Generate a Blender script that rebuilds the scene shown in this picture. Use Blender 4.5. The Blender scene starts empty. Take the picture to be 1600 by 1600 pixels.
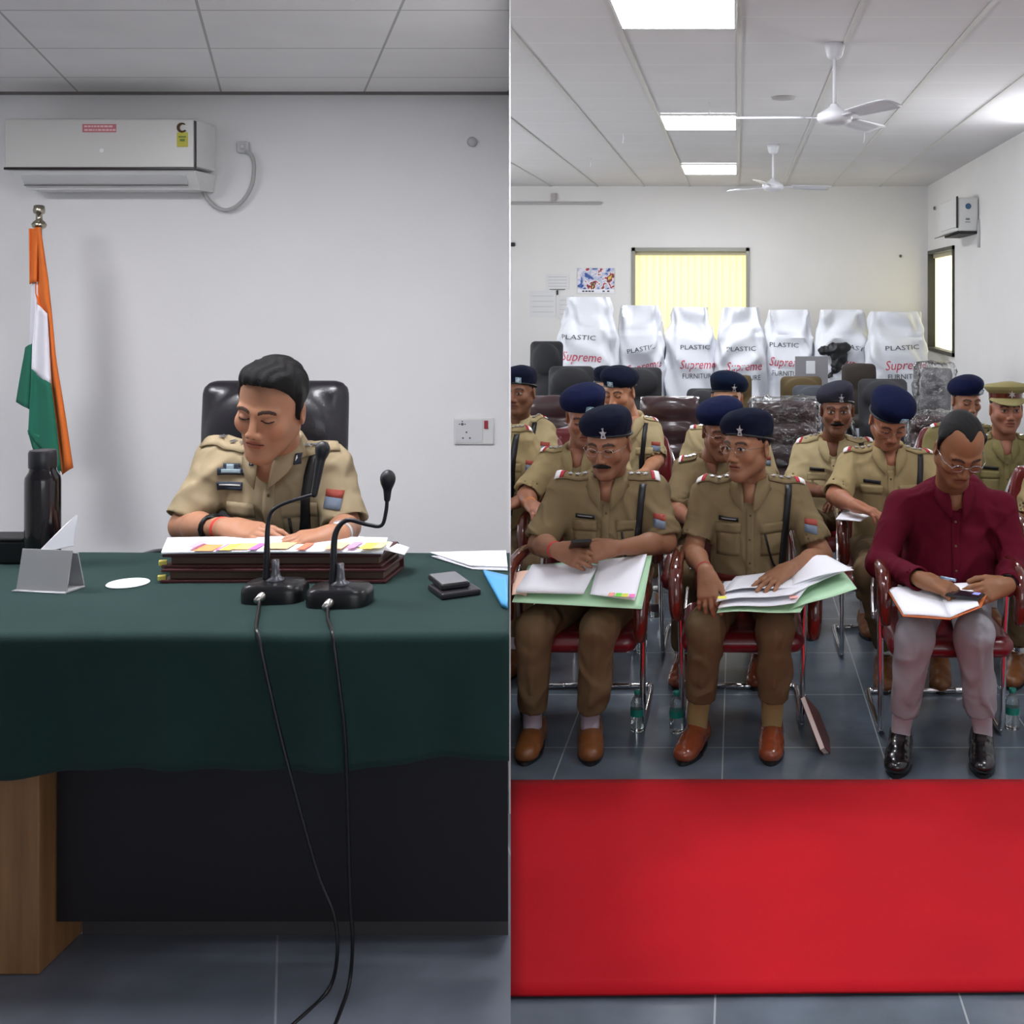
import bpy, bmesh, math, random
import numpy as np
from mathutils import Vector, Matrix, Euler
from mathutils.bvhtree import BVHTree

sc = bpy.context.scene
COL = sc.collection
# ---------------------------------------------------------------- camera, world, lights, exposure
CAM_Z = 1.72
cd = bpy.data.cameras.new('camera'); cam = bpy.data.objects.new('camera', cd); COL.objects.link(cam)
cam.location = (0, 0, CAM_Z); cam.rotation_euler = (math.pi/2, 0, 0)
cd.sensor_width = 36; cd.lens = 36*1800/1600
cd.shift_x = (800-1152)/1600; cd.shift_y = -(800-461)/1600
cd.clip_start = .05; cd.clip_end = 100
sc.camera = cam
wd = bpy.data.worlds.new('world'); sc.world = wd; wd.use_nodes = True
wb = wd.node_tree.nodes['Background']; wb.inputs[0].default_value = (.86, .92, 1, 1); wb.inputs[1].default_value = .3
sc.view_settings.view_transform = 'Standard'; sc.view_settings.look = 'None'
sc.view_settings.gamma = 1; sc.view_settings.exposure = 0; sc.view_settings.use_curve_mapping = False
LAMP_HALL = 30.0      # emission of the hall's ceiling panels
LAMP_OFFICE = 37.0    # emission of the panels over the desk
RW_ = 2.45
def area(name, loc, size, power, color=(1, 1, 1), rot=(0, 0, 0)):
    l = bpy.data.lights.new(name, 'AREA'); l.shape = 'RECTANGLE'; l.size, l.size_y = size
    l.energy = power; l.color = color
    o = bpy.data.objects.new(name, l); COL.objects.link(o); o.location = loc; o.rotation_euler = rot; return o
area('fill_behind_camera', (1.2, -1.6, 1.9), (2.6, 1.8), 40, (.93, .96, 1), (math.radians(100), 0, 0))  # added fill lamp behind the camera, tilted up towards the ceiling
area('fill_hall_left', (-4.5, 9.5, 1.5), (7.0, 1.3), 150, (.95, .97, 1), (math.radians(90), math.radians(0), math.radians(-90)))  # unseen fill lamp, added to brighten the hall walls and ceiling
area('fill_hall_right', (RW_-.02, 8.2, 1.7), (1.6, 1.2), 50, (.95, .97, 1), (math.radians(100), 0, math.radians(90)))  # added fill lamp; the right wall has no opening at this spot

# ---------------------------------------------------------------- helpers
def S(r, g, b):
    return tuple(((c/255)/12.92 if c/255 <= .04045 else ((c/255+.055)/1.055)**2.4) for c in (r, g, b))
MATS = {}
def mat(name, rgb, rough=.6, metal=0., bump=0., bscale=200., var=0., vscale=6., spec=.5, trans=0., emit=0., sheen=0., coat=0., alpha=1., vcol=False, stretch=None, wrinkle=0.):
    if name in MATS: return MATS[name]
    m = bpy.data.materials.new(name); MATS[name] = m; m.use_nodes = True
    nt = m.node_tree; N = nt.nodes; L = nt.links; b = N['Principled BSDF']
    c = S(*rgb)
    b.inputs['Base Color'].default_value = (*c, 1); b.inputs['Roughness'].default_value = rough
    b.inputs['Metallic'].default_value = metal; b.inputs['Specular IOR Level'].default_value = spec
    b.inputs['Transmission Weight'].default_value = trans; b.inputs['Sheen Weight'].default_value = sheen
    b.inputs['Coat Weight'].default_value = coat; b.inputs['Alpha'].default_value = alpha
    if emit:
        b.inputs['Emission Color'].default_value = (*c, 1); b.inputs['Emission Strength'].default_value = emit
    tc = N.new('ShaderNodeTexCoord')
    src = tc.outputs['Object']
    if stretch:
        mp = N.new('ShaderNodeMapping'); mp.inputs['Scale'].default_value = stretch
        L.new(src, mp.inputs[0]); src = mp.outputs[0]
    colsock = None
    if vcol:
        a = N.new('ShaderNodeVertexColor'); a.layer_name = 'Col'; colsock = a.outputs[0]
    if var or vcol:
        n = N.new('ShaderNodeTexNoise'); n.inputs['Scale'].default_value = vscale; n.inputs['Detail'].default_value = 5
        L.new(src, n.inputs['Vector'])
        mr = N.new('ShaderNodeMapRange'); mr.inputs[1].default_value = .25; mr.inputs[2].default_value = .75
        mr.inputs[3].default_value = 1-var; mr.inputs[4].default_value = 1+var
        L.new(n.outputs[0], mr.inputs[0])
        mx = N.new('ShaderNodeVectorMath'); mx.operation = 'SCALE'
        if colsock: L.new(colsock, mx.inputs[0])
        else: mx.inputs[0].default_value = c
        L.new(mr.outputs[0], mx.inputs['Scale']); L.new(mx.outputs[0], b.inputs['Base Color'])
    if bump:
        n2 = N.new('ShaderNodeTexNoise'); n2.inputs['Scale'].default_value = bscale; n2.inputs['Detail'].default_value = 3
        L.new(src, n2.inputs['Vector'])
        bp = N.new('ShaderNodeBump'); bp.inputs['Strength'].default_value = bump; bp.inputs['Distance'].default_value = .004
        L.new(n2.outputs[0], bp.inputs['Height']); L.new(bp.outputs[0], b.inputs['Normal'])
        if wrinkle:
            n3 = N.new('ShaderNodeTexNoise'); n3.inputs['Scale'].default_value = 7; n3.inputs['Detail'].default_value = 3; n3.inputs['Distortion'].default_value = 1.2
            n3.noise_type = 'RIDGED_MULTIFRACTAL' if hasattr(n3, 'noise_type') else n3.noise_type
            mp3 = N.new('ShaderNodeMapping'); mp3.inputs['Scale'].default_value = (1, 1, .7); mp3.inputs['Rotation'].default_value = (.3, .5, .4); L.new(tc.outputs['Object'], mp3.inputs[0]); L.new(mp3.outputs[0], n3.inputs['Vector'])
            b3 = N.new('ShaderNodeBump'); b3.inputs['Strength'].default_value = wrinkle; b3.inputs['Distance'].default_value = .035
            L.new(n3.outputs[0], b3.inputs['Height']); L.new(b3.outputs[0], bp.inputs['Normal'])
    return m

def W(px, py, D):
    return np.array([(px-1152)/1800*D, D, CAM_Z-(py-461)/1800*D])
def v3(*a): return np.array(a, float)

def obj(name, V, F, m, parent=None, smooth=True, off=None, colors=None, mats=None, mi=None, link=True):
    V = np.asarray(V, float).reshape(-1, 3)
    if off is not None: V = V-np.asarray(off)
    me = bpy.data.meshes.new(name)
    if isinstance(F, np.ndarray):
        n = len(F); k = F.shape[1]
        me.vertices.add(len(V)); me.vertices.foreach_set('co', V.astype(np.float32).ravel())
        me.loops.add(n*k); me.loops.foreach_set('vertex_index', F.astype(np.int32).ravel())
        me.polygons.add(n); me.polygons.foreach_set('loop_start', np.arange(0, n*k, k, dtype=np.int32))
        me.update(calc_edges=True)
    else:
        me.from_pydata([tuple(v) for v in V], [], F)
    if smooth: me.polygons.foreach_set('use_smooth', np.ones(len(me.polygons), bool))
    if mats:
        for q in mats: me.materials.append(q)
        me.polygons.foreach_set('material_index', np.asarray(mi, dtype=np.int32))
    elif m: me.materials.append(m)
    if colors is not None:
        ca = me.color_attributes.new('Col', 'FLOAT_COLOR', 'POINT')
        cc = np.ones((len(V), 4), np.float32); cc[:, :3] = colors; ca.data.foreach_set('color', cc.ravel())
    me.update()
    o = bpy.data.objects.new(name, me)
    if link: COL.objects.link(o)
    if parent: o.parent = parent
    return o
def tag(o, label, cat=None, group=None, kind=None):
    if label: o['label'] = label
    if cat: o['category'] = cat
    if group: o['group'] = group
    if kind: o['kind'] = kind
    return o
def thing(name, label, cat, loc=(0, 0, 0), rotz=0., group=None):
    o = bpy.data.objects.new(name, None); COL.objects.link(o); o.empty_display_size = .1
    o.location = loc; o.rotation_euler = (0, 0, rotz); return tag(o, label, cat, group)

def rotm(z=0, x=0, y=0):
    return np.array(Matrix.Rotation(z, 3, 'Z') @ Matrix.Rotation(x, 3, 'X') @ Matrix.Rotation(y, 3, 'Y'))
def nrm(v): v = np.asarray(v, float); return v/(np.linalg.norm(v)+1e-12)

class MB:
    def __init__(s): s.V = []; s.F = []; s.MI = []; s.mi = 0; s.T = None
    def add(s, V, F):
        V = np.asarray(V, float).reshape(-1, 3)
        if s.T is not None: V = V@s.T[0].T+s.T[1]
        b = len(s.V); s.V.extend(map(tuple, V)); s.F.extend([tuple(i+b for i in f) for f in F]); s.MI += [s.mi]*len(F); return s
    def box(s, c, size, bev=0., R=None, seg=2):
        bm = bmesh.new(); bmesh.ops.create_cube(bm, size=1)
        for v in bm.verts: v.co = Vector((v.co.x*size[0], v.co.y*size[1], v.co.z*size[2]))
        if bev: bmesh.ops.bevel(bm, geom=bm.edges[:], offset=min(bev, min(size)*.49), segments=seg, profile=.5, affect='EDGES')
        V = np.array([v.co[:] for v in bm.verts]); F = [[v.index for v in f.verts] for f in bm.faces]; bm.free()
        if R is not None: V = V@np.asarray(R).T
        return s.add(V+np.asarray(c), F)
    def tube(s, pts, r, n=10, smooth=0, closed=False, cap=True):
        P = np.array(pts, float)
        if smooth:
            Q = []; m = len(P)
            rng = range(m if closed else m-1)
            for i in rng:
                p0 = P[(i-1) % m] if closed or i > 0 else P[0]; p1 = P[i]; p2 = P[(i+1) % m]; p3 = P[(i+2) % m] if closed or i+2 < m else P[-1]
                for t in np.arange(smooth)/smooth:
                    Q.append(.5*((2*p1)+(-p0+p2)*t+(2*p0-5*p1+4*p2-p3)*t*t+(-p0+3*p1-3*p2+p3)*t**3))
            if not closed: Q.append(P[-1])
            P = np.array(Q)
        m = len(P); rr = np.interp(np.linspace(0, 1, m), np.linspace(0, 1, len(r)), r) if hasattr(r, '__len__') else np.full(m, r)
        up = None; rings = []
        for i in range(m):
            a = P[(i-1) % m] if closed or i > 0 else P[i]; b = P[(i+1) % m] if closed or i < m-1 else P[i]
            t = nrm(b-a)
            if up is None: up = nrm(np.cross(t, (0, 0, 1) if abs(t[2]) < .9 else (1, 0, 0)))
            up = nrm(up-t*np.dot(up, t)); w = np.cross(t, up)
            for k in range(n):
                a_ = 2*math.pi*k/n; rings.append(P[i]+rr[i]*(math.cos(a_)*up+math.sin(a_)*w))
        F = []
        for i in range(m if closed else m-1):
            for k in range(n):
                j = (i+1) % m; F.append((i*n+k, i*n+(k+1) % n, j*n+(k+1) % n, j*n+k))
        if cap and not closed: F += [tuple(range(n))[::-1], tuple((m-1)*n+k for k in range(n))]
        return s.add(rings, F)
    def lathe(s, prof, c=(0, 0, 0), n=24, R=None, cap=True):
        V = []; F = []
        for r, z in prof:
            for k in range(n): a = 2*math.pi*k/n; V.append((r*math.cos(a), r*math.sin(a), z))
        for i in range(len(prof)-1):
            for k in range(n): F.append((i*n+k, i*n+(k+1) % n, (i+1)*n+(k+1) % n, (i+1)*n+k))
        if cap: F += [tuple(range(n))[::-1], tuple((len(prof)-1)*n+k for k in range(n))]
        V = np.array(V)
        if R is not None: V = V@np.asarray(R).T
        return s.add(V+np.asarray(c), F)
    def ell(s, c, r, n=16, R=None):
        V = []; F = []; m = n//2
        V.append((0, 0, 1))
        for i in range(1, m):
            for k in range(n): a = math.pi*i/m; b = 2*math.pi*k/n; V.append((math.sin(a)*math.cos(b), math.sin(a)*math.sin(b), math.cos(a)))
        V.append((0, 0, -1)); L = len(V)-1
        for k in range(n): F.append((0, 1+k, 1+(k+1) % n)); F.append((L, 1+(m-2)*n+(k+1) % n, 1+(m-2)*n+k))
        for i in range(m-2):
            for k in range(n): F.append((1+i*n+k, 1+(i+1)*n+k, 1+(i+1)*n+(k+1) % n, 1+i*n+(k+1) % n))
        V = np.array(V)*np.asarray(r)
        if R is not None: V = V@np.asarray(R).T
        return s.add(V+np.asarray(c), F)
    def prism(s, poly, d, c=(0, 0, 0), R=None):
        n = len(poly); V = [(x, 0, z) for x, z in poly]+[(x, d, z) for x, z in poly]
        F = [tuple(range(n)), tuple(range(n, 2*n))[::-1]]+[(k, k+n, (k+1) % n+n, (k+1) % n) for k in range(n)]
        V = np.array(V)
        if R is not None: V = V@np.asarray(R).T
        return s.add(V+np.asarray(c), F)
    def grid(s, P, thick=0.):
        """P: (a,b,3) points; solid sheet when thick>0 (thickness along the surface normal)"""
        a, b = P.shape[:2]; V = P.reshape(-1, 3)
        F = [(i*b+j, i*b+j+1, (i+1)*b+j+1, (i+1)*b+j) for i in range(a-1) for j in range(b-1)]
        if thick:
            du = np.gradient(P, axis=0); dv = np.gradient(P, axis=1); nn = np.cross(dv, du)
            nn /= (np.linalg.norm(nn, axis=2, keepdims=True)+1e-12)
            V2 = (P+nn*thick).reshape(-1, 3); k = a*b
            F2 = [tuple(i+k for i in f[::-1]) for f in F]
            br = [i*b for i in range(a)]; E = []
            ring = [j for j in range(b)]+[i*b+b-1 for i in range(1, a)]+[(a-1)*b+j for j in range(b-2, -1, -1)]+[i*b for i in range(a-2, 0, -1)]
            for q in range(len(ring)): p_, n_ = ring[q], ring[(q+1) % len(ring)]; E.append((n_, p_, p_+k, n_+k))
            return s.add(np.vstack([V, V2]), F+F2+E)
        return s.add(V, F)
    def obj(s, name, m, parent=None, smooth=False, off=None, mats=None):
        o = obj(name, s.V, s.F, m, parent, smooth, off, mats=mats, mi=s.MI if mats else None)
        if smooth == 'auto': pass
        return o
def autosmooth(o, ang=40):
    me = o.data; me.polygons.foreach_set('use_smooth', np.ones(len(me.polygons), bool))
    bm = bmesh.new(); bm.from_mesh(me)
    for e in bm.edges:
        if len(e.link_faces) == 2 and e.calc_face_angle(0) > math.radians(ang): e.smooth = False
    bm.to_mesh(me); bm.free(); return o
def copy_tree(o, parent=None):
    c = o.copy(); COL.objects.link(c)
    if parent: c.parent = parent
    for ch in list(o.children): copy_tree(ch, c)
    return c
def quad(name, pts, m, parent=None): return obj(name, pts, [(0, 1, 2, 3)], m, parent, False)
def text_mesh(name, body, size, m, parent, M, extrude=.0006, shear=0., width=None):
    cu = bpy.data.curves.new(name, 'FONT'); cu.body = body; cu.size = size; cu.extrude = extrude; cu.align_x = 'CENTER'; cu.align_y = 'CENTER'; cu.shear = shear; cu.resolution_u = 2
    t = bpy.data.objects.new('t', cu); COL.objects.link(t)
    dg = bpy.context.evaluated_depsgraph_get(); me = bpy.data.meshes.new_from_object(t.evaluated_get(dg))
    bpy.data.objects.remove(t); V = np.array([v.co[:] for v in me.vertices]); F = [tuple(p.vertices) for p in me.polygons]
    bpy.data.meshes.remove(me)
    if width: V[:, 0] *= width/(V[:, 0].max()-V[:, 0].min())
    return V, F
# ---------------------------------------------------------------- the setting
SEAM = -354/1800            # the partition runs along x = SEAM*y
HALL_C = 3.12; OFF_C = 2.60; LZ = .22; BACK = 14.8; RW = 2.45; OW = 5.0
def struct(o): o['kind'] = 'structure'; return o
def tile_mat(name, base, line, sx, sy, ox, oy, skew=0., lw=.004, rough=.3, var=.12, vs=3., bump=.1, lwx=None, spec=.5, fine=0):
    m = bpy.data.materials.new(name); m.use_nodes = True; nt = m.node_tree; N = nt.nodes; L = nt.links; b = N['Principled BSDF']
    tc = N.new('ShaderNodeTexCoord'); sp = N.new('ShaderNodeSeparateXYZ'); L.new(tc.outputs['Object'], sp.inputs[0])
    def mth(op, a, bb=None):
        n = N.new('ShaderNodeMath'); n.operation = op
        for i, q in enumerate((a, bb)):
            if q is None: continue
            if isinstance(q, (int, float)): n.inputs[i].default_value = q
            else: L.new(q, n.inputs[i])
        return n.outputs[0]
    u = mth('ADD', sp.outputs[0], mth('MULTIPLY', sp.outputs[1], skew))
    def ln(c, o, s_, w):
        f = mth('FRACT', mth('DIVIDE', mth('SUBTRACT', c, o-w/2), s_)); return mth('LESS_THAN', f, w/s_)
    lm = mth('MAXIMUM', ln(u, ox, sx, lwx or lw), ln(sp.outputs[1], oy, sy, lw))
    n = N.new('ShaderNodeTexNoise'); n.inputs['Scale'].default_value = vs; n.inputs['Detail'].default_value = 8; L.new(tc.outputs['Object'], n.inputs['Vector'])
    mr = N.new('ShaderNodeMapRange'); mr.inputs[1].default_value = .3; mr.inputs[2].default_value = .7; mr.inputs[3].default_value = 1-var; mr.inputs[4].default_value = 1+var; L.new(n.outputs[0], mr.inputs[0])
    v = N.new('ShaderNodeVectorMath'); v.operation = 'SCALE'; v.inputs[0].default_value = S(*base); L.new(mr.outputs[0], v.inputs['Scale'])
    mx = N.new('ShaderNodeMix'); mx.data_type = 'RGBA'; L.new(lm, mx.inputs[0]); L.new(v.outputs[0], mx.inputs[6]); mx.inputs[7].default_value = (*S(*line), 1)
    L.new(mx.outputs[2], b.inputs['Base Color']); b.inputs['Roughness'].default_value = rough; b.inputs['Specular IOR Level'].default_value = spec
    n2 = N.new('ShaderNodeTexNoise'); n2.inputs['Scale'].default_value = 30 if not fine else fine; n2.inputs['Detail'].default_value = 6; L.new(tc.outputs['Object'], n2.inputs['Vector'])
    bp = N.new('ShaderNodeBump'); bp.inputs['Strength'].default_value = bump; bp.inputs['Distance'].default_value = .003; L.new(n2.outputs[0], bp.inputs['Height']); L.new(bp.outputs[0], b.inputs['Normal'])
    return m
wallm = mat('white_plaster', (228, 226, 224), .85, bump=.12, bscale=60, var=.02, vscale=2)
wallo = mat('office_plaster', (228, 227, 227), .8, bump=.12, bscale=50, var=.02, vscale=2)
floorm = tile_mat('slate_tiles', (88, 98, 109), (150, 158, 162), .6, .58, -.054, 4.38, rough=.2, var=.22, vs=5, lw=.005, bump=.12)
daism = tile_mat('slate_tiles_office', (96, 101, 112), (140, 142, 150), .62, 6.0, -.038, 1.3, skew=.385, rough=.35, var=.2, vs=6, lw=.005)
ceilm = tile_mat('gypsum_panels', (214, 211, 211), (228, 227, 224), 40, .6, 90, 4.6, rough=.8, var=.025, vs=2, lw=.012, bump=.05)
ceilo = tile_mat('gypsum_panels_office', (232, 230, 228), (176, 174, 171), .62, .55, -.86, 4.11, skew=.4, rough=.8, var=.03, vs=3, lw=.009, bump=.05)
def slab(name, poly, z0, z1, m):
    mb = MB(); n = len(poly)
    V = [(x, y, z0) for x, y in poly]+[(x, y, z1) for x, y in poly]
    mb.add(V, [tuple(range(n))[::-1], tuple(range(n, 2*n))]+[(k, (k+1) % n, (k+1) % n+n, k+n) for k in range(n)])
    return struct(mb.obj(name, m))
slab('floor', [(-4.6, -2.5), (RW, -2.5), (RW, BACK), (-4.6, BACK)], -.1, 0, floorm)
slab('floor_office', [(-4.6, 1.0), (SEAM*1.0, 1.0), (SEAM*OW, OW), (-4.6, OW)], .001, LZ, daism)
slab('ceiling', [(-4.6, -2.5), (RW, -2.5), (RW, BACK), (-4.6, BACK)], HALL_C, HALL_C+.1, ceilm)
slab('ceiling_office', [(-4.6, .6), (SEAM*.6, .6), (SEAM*OW, OW), (-4.6, OW)], OFF_C, HALL_C-.002, ceilo)
# back wall of the hall (opening for its window), right wall (opening for its window)
WX0, WX1, WZ0, WZ1 = (987-1152)/1800*BACK, (1171-1152)/1800*BACK, 1.05, CAM_Z+(461-387)/1800*BACK
mb = MB()
for x0, x1, z0, z1 in ((-4.7, WX0, 0, HALL_C), (WX1, RW+.1, 0, HALL_C), (WX0, WX1, 0, WZ0), (WX0, WX1, WZ1, HALL_C)):
    mb.box(((x0+x1)/2, BACK+.1, (z0+z1)/2), (x1-x0, .2, z1-z0))
struct(mb.obj('wall_back', wallm))
SY0, SY1, SZ0, SZ1 = 12.98, 14.68, 1.02, 2.28
mb = MB()
for y0, y1, z0, z1 in ((-2.5, SY0, 0, HALL_C), (SY1, BACK+.2, 0, HALL_C), (SY0, SY1, 0, SZ0), (SY0, SY1, SZ1, HALL_C)):
    mb.box((RW+.1, (y0+y1)/2, (z0+z1)/2), (.2, y1-y0, z1-z0))
struct(mb.obj('wall_right', wallm))
slab('wall_hall_left', [(-4.7, OW+.12), (-4.6, OW+.12), (-4.6, BACK), (-4.7, BACK)], 0, HALL_C, wallm)
slab('wall_office_left', [(-4.7, -2.5), (-4.6, -2.5), (-4.6, OW+.12), (-4.7, OW+.12)], 0, HALL_C, wallo)
slab('wall_office', [(-4.6, OW), (SEAM*OW, OW), (SEAM*(OW+.12), OW+.12), (-4.6, OW+.12)], 0, HALL_C, wallo)
PW = .0045
slab('wall_partition', [(SEAM*3.33-PW, 3.33), (SEAM*3.33, 3.33), (SEAM*OW, OW), (SEAM*OW-PW, OW)], 0, HALL_C, wallo)
# white runners of the hall ceiling
runm = mat('white_runner', (205, 203, 198), .5)
k = 1
for x in (-2.4, -1.8, -1.2, -.62, .012, .6, 1.22, 1.83):
    mb = MB(); mb.box((x, (BACK-2.5)/2, HALL_C-.004), (.026, BACK+2.5, .008)); struct(mb.obj('trim_%d' % k, runm)); k += 1
mb = MB(); mb.box((-1.2, BACK-.02, 3.05), (7, .03, .05)); # narrow coving line
mb = MB(); mb.box(((-4.6+SEAM*OW)/2, OW-.008, OFF_C-.006), (4.6+SEAM*OW-.01, .016, .012)); struct(mb.obj('trim_%d' % k, mat('grey_edge', (120, 114, 112), .6))); k += 1
# windows
def window(n, c, u, width, z0, z1, nrmv, frame, blind_m, nsl, W_):
    """c: centre of the opening on the wall face, u: unit vector along the wall"""
    u = np.array(u, float); nv = np.array(nrmv, float)
    fr = MB(); h = z1-z0; t = .045
    R = np.array([u, -nv, (0, 0, 1)]).T
    for a, b, sx, sz in ((-width/2+t/2, (z0+z1)/2, t, h), (width/2-t/2, (z0+z1)/2, t, h), (0, z0+t/2, width, t), (0, z1-t/2, width, t)):
        fr.box(np.array([c[0], c[1], b])+u*a-nv*.02, (sx, .09, sz), R=R)
    f = struct(fr.obj('window_%d' % n, frame))
    g = MB(); g.box(np.array([c[0], c[1], (z0+z1)/2])-nv*.15, (width-.02, .006, h-.02), R=R)
    f.parent = None
    o = g.obj('pane', mat('daylight_pane', (255, 252, 240), .1, emit=2.0), f)
    b = MB(); bw = width/nsl
    for i in range(nsl):
        a = -width/2+bw*(i+.5); Rs = R@np.array(Matrix.Rotation(math.radians(16), 3, 'Z'))
        b.box(np.array([c[0], c[1], (z0+z1)/2-.02])+u*a-nv*.07, (bw*1.12, .0015, h-.1), R=Rs)
    ob = b.obj('vertical_blind', blind_m, f)
    hr = MB(); hr.box(np.array([c[0], c[1], z1-.07])-nv*.065, (width-.09, .05, .05), R=R); hr.obj('blind_rail', mat('blind_rail', (190, 182, 150), .5), f)
    return f
def blindmat(name, rgb):
    m = bpy.data.materials.new(name); m.use_nodes = True; nt = m.node_tree; N = nt.nodes; L = nt.links
    for n in list(N):
        if n.type == 'BSDF_PRINCIPLED': N.remove(n)
    d = N.new('ShaderNodeBsdfDiffuse'); t = N.new('ShaderNodeBsdfTranslucent'); mx = N.new('ShaderNodeMixShader'); mx.inputs[0].default_value = .6
    d.inputs[0].default_value = (*S(*rgb), 1); t.inputs[0].default_value = (*S(*rgb), 1)
    L.new(d.outputs[0], mx.inputs[1]); L.new(t.outputs[0], mx.inputs[2]); L.new(mx.outputs[0], N['Material Output'].inputs[0]); return m
bm1 = blindmat('cream_blind', (253, 247, 220)); bm2 = blindmat('pale_blind', (253, 252, 240))
window(1, ((WX0+WX1)/2, BACK, 0), (1, 0, 0), WX1-WX0, WZ0, WZ1, (0, -1, 0), mat('grey_alu', (150, 150, 140), .4, .3), bm1, 17, 0)
window(2, (RW, (SY0+SY1)/2, 0), (0, 1, 0), SY1-SY0, SZ0, SZ1, (-1, 0, 0), mat('dark_frame', (62, 60, 52), .5), bm2, 18, 0)

# ceiling light panels: each its own thing
lampw = mat('lamp_glow', (245, 248, 255), .5, emit=LAMP_HALL)
lampo = mat('lamp_glow_office', (250, 250, 255), .5, emit=LAMP_OFFICE)
lampf = mat('lamp_frame', (225, 225, 222), .5)
def panel(x, y, z, sx, sy, label, glow, group=None):
    t = thing('ceiling_light', label, 'ceiling light', (x, y, z-.012), 0, group)
    mb = MB(); b = .012
    mb.box((0, -sy/2+b/2, 0), (sx, b, .02)); mb.box((0, sy/2-b/2, 0), (sx, b, .02)); mb.box((-sx/2+b/2, 0, 0), (b, sy-2*b, .02)); mb.box((sx/2-b/2, 0, 0), (b, sy-2*b, .02))
    mb.obj('frame', lampf, t)
    mb = MB(); mb.box((0, 0, -.003), (sx-2*b, sy-2*b, .012)); mb.obj('diffuser', glow, t)
LX = -.303
panel(LX, 5.60, HALL_C, .6, .74, 'bright square ceiling panel cut by the top of the frame, nearest of the hall', lampw)
panel(LX, 9.24, HALL_C, .6, .76, 'bright ceiling panel in the middle of the row, level with the near fan', lampw)
panel(LX, 12.70, HALL_C, .6, .95, 'farthest bright ceiling panel, just before the hall back wall', lampw)
for x, y, l in ((-.303, 1.95, 'in line with the bright row'), (1.5, 3.6, 'added as fill near the right wall')):
    panel(x, y, HALL_C, .6, .6, 'square ceiling panel above the viewer, '+l, lampw)  # the one by the right wall is an added lamp, outside the row
for x, y, l in ((-1.35, 2.95, 'right'), (-2.9, 2.95, 'left')):
    panel(x, y, OFF_C, .6, .6, 'square ceiling panel over the green desk, the '+l+' one', lampo)
# wall tube light near the ceiling on the right wall, outside the frame: it whitens the ceiling corner
t = thing('tube_light', 'white tube light high on the right wall beyond the frame', 'tube light', (RW-.05, 8.6, 2.94))
mb = MB(); mb.tube([(0, -.6, 0), (0, .6, 0)], .014, 12); mb.obj('tube', mat('tube_glow', (245, 248, 255), .5, emit=90), t, True)
mb = MB(); mb.box((.03, 0, 0), (.03, 1.25, .04), .004); mb.obj('batten', lampf, t)

# red carpet runner, edge along the partition line
cm = mat('red_carpet', (184, 22, 33), .95, bump=.5, bscale=700, var=.1, vscale=2.2, sheen=.03, spec=.1)
y1 = 4.058; yl, yr = 2.812, 2.848
nx, ny = 60, 24; P = np.zeros((nx, ny, 3))
for i in range(nx):
    for j in range(ny):
        v = j/(ny-1); xr = 1.9; f = i/(nx-1)
        xx0 = SEAM*(yl+(y1-yl)*v); x = xx0+(xr-xx0)*f; y = (yl+(yr-yl)*f)*(1-v)+y1*v
        P[i, j] = (x, y, .008+.0012*math.sin(x*5+y*7)+.001*math.sin(y*13-x*3))
mb = MB(); mb.grid(P, -.006); o = mb.obj('carpet', cm, None, True)
if o.data.polygons[0].normal.z < 0: o.data.flip_normals()
tag(o, 'long red carpet runner lying across the floor before the front row', 'carpet')
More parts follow.
